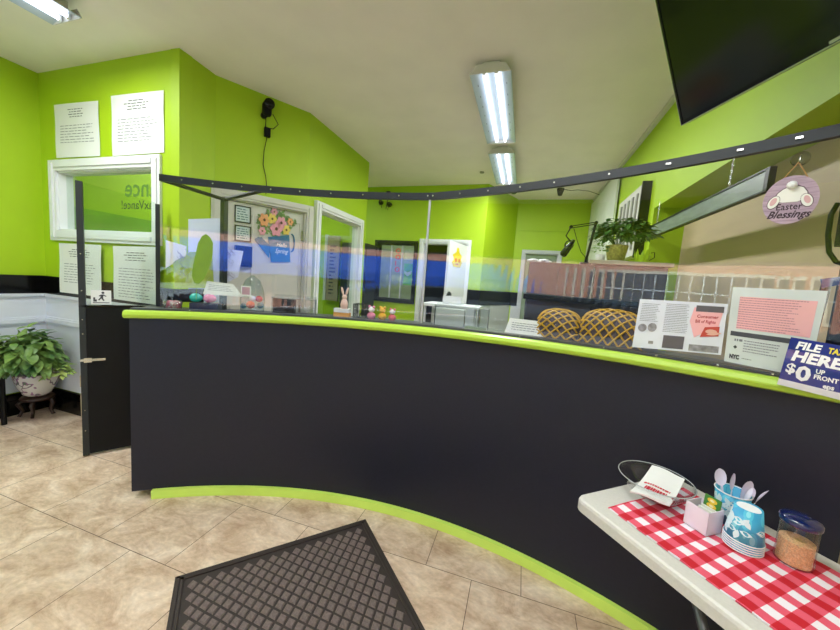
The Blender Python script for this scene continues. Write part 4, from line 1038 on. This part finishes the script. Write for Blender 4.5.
for x_, mt, r, lab in ((371, 'pink', .036, 'pink plush toy sitting next to the wire mesh cup'), (382, 'yellow', .036, 'yellow plush flower toy sitting among the pink toys'), (392, 'rose', .033, 'rose plush toy with ears, rightmost of the toys by the pen cup')):
    p = onc(x_, 320, 2.855); t = thing('plush_toy', lab, 'toy', p, 'small plush toys beside the pen cup')
    mt_ = {'pink': M('toy_pink', (228, 140, 170), .8, bump=.3, scale=120), 'yellow': M('toy_yellow', (232, 176, 60), .8, bump=.3, scale=120), 'rose': M('toy_rose', (220, 110, 120), .8, bump=.3, scale=120)}[mt]
    b = B(); bmesh.ops.create_icosphere(b, subdivisions=2, radius=r*.75, matrix=Matrix.Translation(p+Vector((0, 0, r*.68))) @ Matrix.Diagonal((1, 1, .9, 1))); part('body', b, mt_, t, True)
    b = B(); bmesh.ops.create_icosphere(b, subdivisions=2, radius=r*.55, matrix=Matrix.Translation(p+Vector((0, 0, r*1.75)))); part('head', b, mt_ if mt == 'yellow' else M('toy_white', (232, 226, 228), .8), t, True)
    for s in (-1, 1):
        b = B(); bmesh.ops.create_icosphere(b, subdivisions=2, radius=r*.25, matrix=Matrix.Translation(p+Vector((s*r*.4, 0, r*2.25)))); part('ear', b, mt_, t, True)

# golden lattice basket covers on the rear of the counter
gold = M('gold_strap', (196, 152, 34), .45, var=.1)
def lattice(pl, pr, yb, yt, R, lab, n):
    p, q = atR(pl, yb, R), atR(pr, yb, R); a0, a1 = ang(p), ang(q); zb = ztop((p.x+q.x)/2); ht = .168 if n > 5 else .148
    t = thing('lattice_bag', lab, 'bag', pol((a0+a1)/2, R, zb), 'golden lattice bags')
    def f(u, v, off=0):       # u along, v 0..1 across the dome from front to back
        a = a0+(a1-a0)*u; e = math.sin(PI*min(max(u, .02), .98))**.14
        ph_ = PI*v; return pol(a, R+.075-(.07*e+off)*math.cos(ph_), zb+.004+(ht*e+off)*math.sin(ph_))
    b = B(); n1, n2 = 24, 14; g_ = [[b.verts.new(f(i/n1, j/n2, -.004)) for j in range(n2+1)] for i in range(n1+1)]
    for i in range(n1):
        for j in range(n2): b.faces.new((g_[i][j], g_[i+1][j], g_[i+1][j+1], g_[i][j+1]))
    b.faces.new([g_[0][j] for j in range(n2+1)]); b.faces.new([g_[n1][j] for j in range(n2+1)][::-1])
    for i in range(n1): b.faces.new((g_[i][0], g_[i][n2], g_[i+1][n2], g_[i+1][0]))
    part('filling', b, M('plum_fabric', (74, 62, 66), .6, var=.25, scale=18), t)
    b = B()
    for k in range(-9, n+1):
        for s in (1, -1):
            pts = []
            for i in range(49):
                v = i/48; u = (k+s*v*9+(0 if s > 0 else 9))/n
                if 0 <= u <= 1: pts.append(f(u, v, .002))
            if len(pts) > 2: tube(b, pts, .0046, 5)
    part('lattice', b, gold, t)
lattice(534, 577, 337, 310, 2.83, 'smaller bag wrapped in golden lattice on the counter behind the tent card', 4)
lattice(577, 642, 341, 310, 2.83, 'bigger bag wrapped in golden lattice on the counter left of the leaflet', 6)

# right end: black stand with tablet
p = onc(806, 345, 2.90); m = cframe(p)
t = thing('tablet_stand', 'black angled stand behind the pale notice at the counter right end', 'stand', p)
b = B(); tube(b, [atR(808, 350, 2.92), atR(828, 280, 2.92)], .013, 4); part('arm', b, black, t)
b = B(); lathe(b, [(.001, 0), (.05, 0), (.048, .008), (.001, .01)], (p.x, p.y, p.z), 20); part('base', b, black, t)
# black office chair back at the frame's right edge
p = atR(842, 232, 3.08)
t = thing('desk_chair', 'black mesh desk chair back at the right edge behind the screen', 'chair', (p.x+.0, p.y, 0))
b = B(); P = [atR(x, y, 3.08) for x, y in ((838, 203), (831, 215), (828, 235), (829, 252), (836, 262), (850, 266))]; tube(b, P, .008, 8); part('back_frame', b, black, t, True)
b = B(); f = quadmap(*[atR(x, y, 3.09) for x, y in ((834, 246), (872, 246), (872, 205), (840, 207))]); sheet(b, f, 2, 2, .03); part('backrest', b, M('chair_mesh', (22, 26, 26), .8), t)
b = B(); tube(b, [(P[4].x+.04, P[4].y, P[4].z-.01), (P[4].x+.04, P[4].y, .10)], .022, 10); part('column', b, black, t)
b = B()
for k in range(5):
    a = 2*PI*k/5+.3; tube(b, [(P[4].x+.04, P[4].y, .10), (P[4].x+.04+  .07*math.cos(a), P[4].y+  .07*math.sin(a), .03)], .015, 6)
part('base', b, black, t)
bb = B(); f = quadmap(*[atR(x, y, 2.86) for x, y in ((822, 288), (846, 284), (846, 276), (820, 279))]); sheet(bb, f, 1, 1, .004)
tag(obj('card', bb, M('navy_card', (24, 40, 104), .3), smooth=None), 'small navy blue card clipped on the black stand at far right', 'card')

# ------------------------------------------------------------------ dark storage hutch behind the counter
t = thing('storage_hutch', 'dark laminate storage hutch standing behind the counter below the microphone', 'cabinet', (.45, 2.9, 0))
b = B(); box(b, .02, .90, 2.60, 3.15, .02, 1.36, bev=.004); part('lower_cabinet', b, hutchm, t)
b = B(); box(b, .0, .92, 2.57, 3.17, 1.36, 1.40, bev=.004); part('worktop', b, black, t)
b = B(); box(b, .02, .90, 2.62, 3.13, 1.40, 1.635, bev=.004); part('upper_cabinet', b, M('hutch_brown', (74, 60, 56), .3, var=.15), t)
b = B(); box(b, .455, .463, 2.612, 2.62, 1.41, 1.625); box(b, .455, .463, 2.592, 2.60, .05, 1.34); part('door_gap', b, black, t)
ZH = 1.635
# plant board
b = B(); box(b, .42, .93, 2.62, 3.1, ZH+.01, ZH+.035, bev=.003); box(b, .44, .46, 2.66, 3.06, ZH, ZH+.01); box(b, .89, .91, 2.66, 3.06, ZH, ZH+.01)
tag(obj('board', b, M('board_wood', (214, 200, 170), .5)), 'pale board on top of the hutch carrying the plants', 'board')
ZB = ZH+.035
def leafmesh(bm, base, d, up, L, W, curl=.2):
    d = d.normalized(); s = d.cross(up); s = s.normalized() if s.length > 1e-3 else Vector((1, 0, 0)); n = s.cross(d)
    ro = []
    for i in range(6):
        tt = i/5; w_ = W*math.sin(PI*min(1, tt*.92+.06))**.8*(1-.35*tt)
        c = base+d*L*tt-n*L*curl*tt*tt
        ro.append((bm.verts.new(c-s*w_/2+n*w_*.12), bm.verts.new(c), bm.verts.new(c+s*w_/2+n*w_*.12)))
    for i in range(5):
        for k in range(2): bm.faces.new((ro[i][k], ro[i][k+1], ro[i+1][k+1], ro[i+1][k]))
def leafmat(name, c1, c2, sc=9):
    m = M(name, c1, .45, var=0); nt = m.node_tree; cr = [n for n in nt.nodes if n.type == 'VALTORGB'][0]
    cr.color_ramp.elements[0].color = S(*c1); cr.color_ramp.elements[1].color = S(*c2); [n for n in nt.nodes if n.type == 'TEX_NOISE'][0].inputs['Scale'].default_value = sc
    return m
def foliage(root, c, rx, ry, rz, n, L, W, mat, droop=.3, name='foliage', lo=-.25):
    b = B()
    for _ in range(n):
        a = random.random()*2*PI; e = math.asin(random.uniform(lo, 1)); k = .55+.45*random.random()
        v = Vector((math.cos(a)*math.cos(e)*rx, math.sin(a)*math.cos(e)*ry, math.sin(e)*rz))*k
        d = Vector((v.x+random.uniform(-.6, .6)*rx, v.y+random.uniform(-.6, .6)*ry, v.z*.4-droop*rz*random.random()))
        leafmesh(b, c+v, d, Vector((0, 0, 1)), L*(.7+.6*random.random()), W*(.7+.6*random.random()), .15+.25*random.random())
    o = part(name, b, mat, root, None)
    for p in o.data.polygons: p.use_smooth = True
    return o
# big trailing plant on the hutch
c = Vector((.62, 2.80, ZB)); t = thing('potted_plant', 'bushy dark green trailing plant in a speckled yellow pot on the hutch', 'plant', c)
b = B(); lathe(b, [(.001, 0), (.085, 0), (.09, .012), (.001, .012)], c, 28); part('saucer', b, white, t)
b = B(); lathe(b, [(.001, .012), (.055, .012), (.072, .11), (.075, .125), (.066, .125), (.001, .115)], c, 28); part('pot', b, M('speckled_pot', (176, 170, 84), .6, var=.35, scale=70), t, True)
foliage(t, c+Vector((.03, 0, .19)), .20, .16, .13, 420, .062, .040, leafmat('dark_leaf', (26, 66, 22), (84, 142, 58)), .5, 'foliage', .0)
b = B()
for _ in range(16):
    a = random.random()*2*PI; tube(b, [c+Vector((0, 0, .11)), c+Vector((.1*math.cos(a), .1*math.sin(a), .2)), c+Vector((.19*math.cos(a), .15*math.sin(a), .16))], .0025, 5)
part('stem', b, M('stem_green', (70, 110, 40), .6), t)
c = Vector((.50, 2.70, ZB)); t = thing('small_potted_plant', 'tiny light green plant in a white pot beside the microphone arm', 'plant', c)
b = B(); lathe(b, [(.001, 0), (.028, 0), (.034, .045), (.03, .045), (.001, .04)], c, 24); part('pot', b, white, t, True)
foliage(t, c+Vector((0, 0, .075)), .05, .045, .05, 60, .03, .02, leafmat('light_leaf', (70, 130, 40), (150, 190, 90)), .1)
c = Vector((.76, 2.70, ZB)); b = B()
seg = 10; lo, hi = [], []
t = thing('star_pot', 'lime green star-pointed pot at the right end of the plant board', 'pot', c)
for k in range(seg*2):
    a = 2*PI*k/(seg*2); r = .045; up_ = .095 if k % 4 == 0 else .05
    lo.append(b.verts.new(c+Vector((.036*math.cos(a), .036*math.sin(a), 0)))); hi.append(b.verts.new(c+Vector((.05*math.cos(a), .05*math.sin(a), up_))))
n = len(lo)
for k in range(n): b.faces.new((lo[k], lo[(k+1) % n], hi[(k+1) % n], hi[k]))
b.faces.new(lo[::-1]); part('body', b, M('lime_plastic', (176, 216, 40), .4), t)
b = B(); tube(b, [c+Vector((.048, 0, .02)), c+Vector((.075, 0, .04)), c+Vector((.072, 0, .075)), c+Vector((.05, 0, .07))], .003, 6); part('handle', b, black, t)

# microphone on a boom arm
def P28(x, y, Y=2.68): return atY(x, y, Y)
t = thing('microphone_boom', 'black studio microphone hanging from a boom arm above the hutch', 'microphone', (P28(585, 262).x, 2.68, ZH))
base = P28(586, 262); base.z = ZH
b = B(); box(b, base.x-.04, base.x+.03, 2.65, 2.71, ZH, ZH+.018, bev=.004); tube(b, [(base.x, 2.68, ZH), (base.x, 2.68, ZH+.05)], .012, 10); part('base', b, black, t)
j1, j2, j3 = P28(596, 223), P28(571, 227), P28(568, 238)
b = B(); tube(b, [base+Vector((0, 0, .04)), j1], .009, 8); part('lower_arm', b, black, t)
b = B(); tube(b, [j1+Vector((0, 0, .006)), j2+Vector((0, 0, .006))], .0035, 6); tube(b, [j1-Vector((0, 0, .008)), j2-Vector((0, 0, .008))], .0035, 6); part('upper_arm', b, black, t)
for q in (j1, j2):
    b = B(); tube(b, [q+Vector((0, -.015, 0)), q+Vector((0, .015, 0))], .012, 10); part('joint', b, black, t)
b = B(); rg = [P28(569, 245)+Vector((.027*math.cos(2*PI*k/18), 0, .03*math.sin(2*PI*k/18))) for k in range(19)]; tube(b, rg, .005, 6); tube(b, [j2, P28(566, 236), rg[4]], .005, 6); part('shock_mount', b, black, t)
b = B(); q0, q1 = P28(574, 240), P28(562, 256); dv = (q1-q0); tube(b, [q0, q0+dv*.3, q0+dv*.45, q0+dv*.9, q1], .02, 12, rr=[.012, .018, .024, .026, .016]); part('microphone', b, black, t, True)
b = B(); tube(b, [j2+Vector((.02, 0, -.01)), P28(577, 240), P28(581, 252), P28(586, 258)], .0025, 5); part('cable', b, black, t, True)

q = P28(539, 266); b = B()
for k in range(7):
    bmesh.ops.create_icosphere(b, subdivisions=2, radius=.03, matrix=Matrix.Translation((q.x-.06+.02*k, 2.72, ZH+.014+.006*math.sin(k*1.7))) @ Matrix.Diagonal((1.1, 1.4, .42, 1)))
tag(obj('folded_cloth', b, white, smooth=True), 'crumpled white cloth lying on the left end of the hutch', 'cloth')
# white louvred unit on the right wall and slim wall pipe
t = thing('louvred_unit', 'white louvred vent unit with black edge high on the right wall', 'vent', (.94, 3.7, 2.2))
b = B(); box(b, .90, .969, 3.45, 4.2, 1.80, 2.42, bev=.004); part('housing', b, offw, t)
b = B(); box(b, .895, .969, 3.425, 3.45, 1.78, 2.44); part('edge', b, black, t)
b = B()
for k in range(5): box(b, .888, .90, 3.52+k*.13, 3.56+k*.13, 1.86, 2.36)
part('louvre', b, M('vent_grey', (140, 140, 132), .5), t)
b = B(); tube(b, [atX(616, 176, .95), atX(614, 200, .95), atX(612, 228, .95)], .006, 6); tag(obj('cable', b, black), 'dark cable running down the right wall beside the blinds', 'cable')

# ------------------------------------------------------------------ gear on walls and ceiling
# wall speaker-like camera with adapter and lead
def wC(s, z, off): return mC @ Vector((s, -off, z))
t = thing('security_camera', 'black camera with round lens high on the angled green wall', 'camera', wC(.37, 2.86, .01))
b = B(); tube(b, [wC(.37, 2.80, 0), wC(.37, 2.80, .05)], .026, 14); part('mount', b, black, t, True)
b = B(); box(b, -.035, .035, -.09, -.03, -.04, .06, mC @ Matrix.Translation((.38, 0, 2.83)), bev=.015); part('housing', b, black, t)
b = B(); tube(b, [wC(.39, 2.88, .03), wC(.39, 2.88, .11)], .042, 20); part('lens', b, blackgloss, t, True)
t2 = thing('power_adapter', 'small black power adapter plugged below the wall camera', 'adapter', wC(.40, 2.66, .01))
b = B(); box(b, -.025, .025, -.035, 0, -.045, .035, mC @ Matrix.Translation((.40, 0, 2.67)), bev=.004); part('body', b, black, t2)
b = B(); tube(b, [wC(.385, 2.78, .02), wC(.385, 2.70, .02)], .004, 6); part('plug_lead', b, black, t2)
b = B(); tube(b, [wC(.40, 2.625, .012), wC(.38, 2.5, .008), wC(.375, 2.38, .008), wC(.40, 2.28, .008), wC(.41, 2.2, .008), wC(.395, 2.12, .04)], .0035, 6); tag(obj('cable', b, black, smooth=True), 'thin dark cable hanging down the angled wall from the adapter', 'cable')
b = B(); tube(b, [wC(.43, 2.82, .06), wC(.49, 2.76, .03), wC(.45, 2.71, .02), wC(.41, 2.705, .02)], .0035, 6); tag(obj('cable', b, black, smooth=True), 'short looped cable between the wall camera and the adapter', 'cable')
# sensor cluster on the back left wall
q = atY(388, 200, 5.36); t = thing('wall_spotlight', 'black twin-head spotlight on the back green wall', 'spotlight', q)
b = B(); box(b, q.x-.03, q.x+.03, 5.34, 5.42, q.z+.08, q.z+.14); tube(b, [q+Vector((0, 0, .09)), q+Vector((-.02, -.02, -.16))], .006, 6); part('bracket', b, black, t)
for x, y in ((380.5, 202), (389, 204)):
    b = B(); c_ = atY(x, y, 5.33); lathe(b, [(.001, -.03), (.045, -.03), (.035, .01), (.02, .035), (.001, .04)], c_, 18, m=Matrix.Rotation(1.2, 3, 'X')); tube(b, [c_, (c_.x+(.03 if x < 385 else -.02), c_.y, c_.z-.10)], .005, 5); part('lamp_head', b, black, t, True)
# dome camera
q = atZ(509, 197, CE-.06); q = Vector((-.30, 5.55, CE-.03)); t = thing('dome_camera', 'grey dome security camera on the ceiling beyond the far light', 'camera', (q.x+.02, q.y, CE))
q = Vector((-.30, 5.55, CE))
b = B(); lathe(b, [(.001, -.04), (.075, -.04), (.08, -.02), (.08, 0), (.001, 0)], q, 28); part('base', b, greyw, t, True)
b = B(); lathe(b, [(.001, -.09), (.03, -.085), (.05, -.065), (.055, -.04), (.001, -.04)], q, 28); part('dome', b, M('smoke_dome', (60, 70, 70), .1), t, True)
q = Vector((.38, 5.6, CE)); t = thing('ceiling_sensor', 'small black sensor on the ceiling with a trailing wire', 'sensor', q)
b = B(); lathe(b, [(.001, -.11), (.03, -.10), (.05, -.03), (.055, 0), (.001, 0)], q, 20); part('body', b, black, t, True)
b = B(); tube(b, [q+Vector((.05, 0, -.01)), q+Vector((.15, 0, -.03)), q+Vector((.24, .0, -.02)), q+Vector((.40, 0, -.04)), q+Vector((.56, .0, -.10))], .004, 6); part('wire', b, black, t, True)
q = Vector((-3.0+.55, 4.9, 2.8))
b = B(); q = atZ(482, 172, CE); tube(b, [(q.x, q.y, CE), (q.x, q.y, CE-.012)], .03, 18); tag(obj('smoke_detector', b, M('detector_grey', (120, 120, 112), .5)), 'flat grey detector disc on the ceiling left of the far light', 'detector')

# ------------------------------------------------------------------ door hanger with flowers, two small frames
t = thing('door_hanger', 'wooden flower-filled blue watering can hanger on the white door', 'door hanger', mC @ Vector((.5, -.01, 1.7)))
hf = lambda u, v, w_: mC @ Vector((u, .024-w_, v))
def hp(x, y):
    d = ray(x, y); n = mC.to_3x3() @ Vector((0, 1, 0)); A = mC @ Vector((0, .02, 0)); tt = n.dot(Vector((A.x, A.y, 0)))/n.dot(Vector((d.x, d.y, 0)))
    v = mC.inverted() @ Vector((d.x*tt, d.y*tt, H+d.z*tt)); return (v.x, v.z)
canb = M('can_blue', (34, 108, 148), .5, var=.08)
b = B(); prism(b, [hp(*q) for q in ((268, 237), (289, 235), (290, 262), (271, 262))], 0, .012, hf); part('can_body', b, canb, t)
b = B(); prism(b, [hp(*q) for q in ((269, 258), (255, 240), (258, 237), (262, 238), (270, 246))], .001, .009, hf); prism(b, [hp(*q) for q in ((255, 241), (255, 238.5), (262, 237), (261, 239.5))], .001, .01, hf); part('spout', b, canb, t)
b = B(); cpt = hp(291.5, 243); tube(b, [hf(cpt[0]+.028*math.cos(a), cpt[1]+.085*math.sin(a), .006) for a in [math.pi*(-.55+k*.1) for k in range(12)]], .007, 6); part('handle', b, canb, t, True)
b = B(); c_ = hp(281, 247); text(b, 'Hello', hf, c_[0], c_[1]-.0, .055, .0128, 'CENTER', shear=.4, sx=.8, bold=.0005); text(b, 'Spring', hf, c_[0], c_[1]-.06, .06, .0128, 'CENTER', shear=.4, sx=.8, bold=.0005); flat('lettering', b, white, t)
fl = {'flower_pink': (226, 150, 170), 'flower_yellow': (226, 196, 96), 'flower_peach': (232, 160, 110), 'flower_green': (104, 140, 84)}
for (x, y, r, cn_) in ((264, 220, .042, 'flower_peach'), (272, 219, .036, 'flower_yellow'), (276, 229, .05, 'flower_pink'), (281, 223, .042, 'flower_pink'), (286, 230, .034, 'flower_yellow'), (290, 222, .026, 'flower_peach'), (274, 212, .026, 'flower_pink'), (262, 231, .028, 'flower_pink')):
    r *= 1.3; u, v = hp(x, y); b = B()
    pts = [(u+r*(1+.16*math.cos(6*a))*math.cos(a)*.8, v+r*(1+.16*math.cos(6*a))*math.sin(a)) for a in [2*PI*k/36 for k in range(36)]]
    prism(b, pts, .010, .016, hf); fo = part('flower', b, M(cn_, fl[cn_], .6, var=.1, scale=60), t)
    b = B(); prism(b, ell(u, v, r*.2, r*.25), .016, .019, hf); part('flower_centre', b, M('centre_dark', (90, 60, 40), .6), fo)
b = B()
for k in range(80):
    x, y = 276+18*math.cos(k*.41)*random.uniform(.3, 1.1), 223+15*math.sin(k*.41)*random.uniform(.3, 1.1)
    if y > 236: continue
    u, v = hp(x, y); prism(b, leafshape(u, v, .05, .011, random.random()*PI), .004, .008, hf)
part('leaf', b, M('hanger_leaf', (112, 146, 88), .6, var=.2), t)
b = B(); tube(b, [hf(*hp(270, 214), .006), hf(*hp(277, 203), .004), hf(*hp(284, 214), .006)], .002, 5); part('wire', b, M('twine_light', (196, 190, 140), .7), t)
for (x0, y0, x1, y1, lab) in ((234.5, 207.5, 251, 221.5, 'small black framed print on the white door, upper of two'), (234.5, 227, 251, 240.5, 'small black framed print on the white door, lower of two')):
    a, c = hp(x0, y1), hp(x1, y0); u0, u1, v0, v1 = a[0], c[0], a[1], c[1]
    t = thing('picture_frame', lab, 'picture frame', hf((u0+u1)/2, v0, 0), 'framed prints on the white door')
    b = B(); prism(b, rr(u0, u1, v0, v1), 0, .004, hf); part('backing', b, black, t)
    b = B(); fw_ = .009
    for q in (rr(u0, u1, v0, v0+fw_), rr(u0, u1, v1-fw_, v1), rr(u0, u0+fw_, v0+fw_, v1-fw_), rr(u1-fw_, u1, v0+fw_, v1-fw_)): prism(b, q, .004, .012, hf)
    part('frame', b, bmetal, t)
    b = B(); prism(b, rr(u0+fw_, u1-fw_, v0+fw_, v1-fw_), .0042, .006, hf); part('print', b, M('print_sheet', (200, 214, 214), .4), t)
    b = B(); lines(b, hf, u0+.02, u1-.02, v1-.02, v0+.02, 5, .4, .0066, .3, .02); flat('printed_text', b, M('print_teal', (70, 110, 120), .5), t)
b = B(); a, c = hp(234, 266), hp(251, 247); prism(b, rr(a[0], c[0], a[1], c[1]), 0, .05, hf); tag(obj('letter_box', b, blackgloss), 'black box fixed to the white door below the small framed prints', 'box')
b = B(); c_ = hp(219, 199); tube(b, [hf(c_[0]-.02, c_[1], .03), hf(c_[0]-.02, c_[1], .06)], .035, 20); tag(obj('wall_disc', b, offw), 'round off-white disc at the top of the door casing by the screen post', 'disc')

# office seen through the passage window: notice board and a dark cabinet
a, c = atY(324.5, 300, 5.30), atY(339, 236, 5.30)
t = thing('notice_board', 'tan notice board with a pale left edge seen through the passage window', 'notice board', ((a.x+c.x)/2, 5.33, (a.z+c.z)/2))
b = B(); box(b, a.x, c.x, 5.33, 5.36, a.z, c.z); part('board', b, M('board_tan', (150, 138, 116), .7), t)
b = B(); box(b, a.x-.05, a.x, 5.31, 5.36, a.z, c.z+.02); part('frame', b, greyw, t)
b = B(); lines(b, lambda u, v, w_: Vector((u, 5.329-w_, v)), a.x+.05, c.x-.05, c.z-.15, a.z+.1, 14, .4, .001, .4, .08); part('printed_text', b, ink, t)
a, c = atY(341, 300, 5.0), atY(352, 243, 5.0)
t = thing('tall_cabinet', 'tall dark cabinet in the office seen through the passage window', 'cabinet', ((a.x+c.x)/2, 5.1, 0))
b = B(); box(b, a.x, c.x+.3, 4.95, 5.33, .05, c.z, bev=.004); part('body', b, M('cabinet_dark', (30, 34, 36), .4), t)
b = B(); box(b, a.x, c.x+.3, 4.97, 5.31, .001, .05); part('plinth', b, black, t)
b = B(); box(b, a.x+.02, c.x+.28, 4.935, 4.95, .08, c.z-.03); part('door', b, M('cabinet_door', (40, 46, 50), .35), t)
# sofa-like dark desk below window 3 not shown; white desk fax behind the counter
p = Vector((-.72, 3.6, 0)); t = thing('side_table', 'white side table behind the counter carrying a white desk phone', 'table', p)
b = B(); box(b, p.x-.3, p.x+.3, p.y-.2, p.y+.2, 1.18, 1.21, bev=.004); part('tabletop', b, white, t)
for sx in (-.27, .27):
    for sy in (-.17, .17):
        b = B(); tube(b, [(p.x+sx, p.y+sy, 1.18), (p.x+sx, p.y+sy, .001)], .015, 8); part('leg', b, greyw, t)
t = thing('desk_phone', 'white desk phone with a black handset behind the counter', 'phone', (p.x, p.y, 1.21))
b = B(); prism(b, [(-.1, 0), (.1, 0), (.1, .03), (-.1, .09)], -.1, .1, lambda u, v, w_: Vector((p.x+w_, p.y+u, 1.21+v)).lerp(Vector((p.x+w_, p.y+u, 1.21+v)), 0)); part('body', b, white, t)
b = B(); tube(b, [(p.x-.06, p.y-.08, 1.29), (p.x-.06, p.y, 1.33), (p.x-.06, p.y+.08, 1.31)], .016, 8); part('handset', b, black, t, True)

# ------------------------------------------------------------------ plant in the left corner
c = Vector((-4.02, 1.765, 0)); t = thing('plant_stand', 'low dark carved wood stand with curved feet in the left corner', 'stand', c)
b = B(); lathe(b, [(.001, .15), (.10, .15), (.11, .165), (.10, .18), (.07, .185), (.001, .185)], c, 32); part('ring', b, darkwood, t, True)
for k in range(5):
    a = 2*PI*k/5+.5; u_ = Vector((math.cos(a), math.sin(a), 0)); b = B()
    tube(b, [c+u_*.08+Vector((0, 0, .16)), c+u_*.115+Vector((0, 0, .12)), c+u_*.09+Vector((0, 0, .06)), c+u_*.11+Vector((0, 0, .014)), c+u_*.12+Vector((0, 0, .022))], .013, 8, rr=[.016, .016, .012, .012, .008]); part('foot', b, darkwood, t, True)
b = B(); lathe(b, [(.001, .186), (.06, .186), (.09, .21), (.125, .285), (.143, .375), (.140, .39), (.132, .39), (.118, .33), (.001, .30)], c, 40)
def porcelain():
    m = bpy.data.materials.new('painted_porcelain'); m.use_nodes = True; nt = m.node_tree; bs = nt.nodes['Principled BSDF']
    tc = nt.nodes.new('ShaderNodeTexCoord'); vo = nt.nodes.new('ShaderNodeTexVoronoi'); vo.inputs['Scale'].default_value = 22; nz = nt.nodes.new('ShaderNodeTexNoise'); nz.inputs['Scale'].default_value = 9
    nt.links.new(tc.outputs['Object'], vo.inputs['Vector']); nt.links.new(tc.outputs['Object'], nz.inputs[0])
    cr = nt.nodes.new('ShaderNodeValToRGB'); cr.color_ramp.interpolation = 'CONSTANT'; e = cr.color_ramp.elements
    e[0].position = 0; e[0].color = S(212, 208, 200); e[1].position = .56; e[1].color = S(110, 120, 104); x = e.new(.59); x.color = S(150, 110, 140); x = e.new(.625); x.color = S(212, 208, 200)
    ad = nt.nodes.new('ShaderNodeMath'); ad.operation = 'ADD'; nt.links.new(nz.outputs[0], ad.inputs[0])
    ml = nt.nodes.new('ShaderNodeMath'); ml.operation = 'MULTIPLY'; ml.inputs[1].default_value = .25; nt.links.new(vo.outputs['Distance'], ml.inputs[0]); nt.links.new(ml.outputs[0], ad.inputs[1])
    nt.links.new(ad.outputs[0], cr.inputs[0]); nt.links.new(cr.outputs[0], bs.inputs['Base Color']); bs.inputs['Roughness'].default_value = .2
    return m
t = thing('potted_plant', 'lush pothos plant in a painted porcelain bowl in the left corner', 'plant', c+Vector((0, 0, .186)))
part('bowl', b, porcelain(), t, True)
lm = leafmat('pothos_leaf', (46, 92, 44), (146, 178, 88), 7)
foliage(t, c+Vector((.12, -.10, .55)), .21, .17, .27, 460, .085, .064, lm, .9)
foliage(t, c+Vector((.02, -.34, .58)), .14, .16, .18, 170, .085, .064, lm, .9, 'trailing_leaves')
foliage(t, c+Vector((.27, .0, .42)), .10, .08, .11, 70, .06, .04, leafmat('pale_leaf', (130, 170, 60), (190, 206, 120), 7), .2, 'foliage')
b = B()
for _ in range(14):
    a = random.random()*2*PI; tube(b, [c+Vector((0, 0, .32)), c+Vector((.06+.1*math.cos(a), -.05+.08*math.sin(a), .45)), c+Vector((.12+.13*math.cos(a), -.08+.1*math.sin(a), .5))], .004, 5)
part('stem', b, MATS['stem_green'], t)
# black bench beside it
t = thing('side_bench', 'low black bench at the left wall in front of the corner plant', 'bench', (-4.1, 1.0, 0))
b = B(); box(b, -4.165, -3.975, -.2, 1.575, .425, .47, bev=.006); part('seat', b, black, t)
for x in (-4.14, -4.0):
    for y in (-.15, 1.55):
        b = B(); tube(b, [(x, y, .425), (x+.0, y, .001)], .018, 8); part('leg', b, black, t)
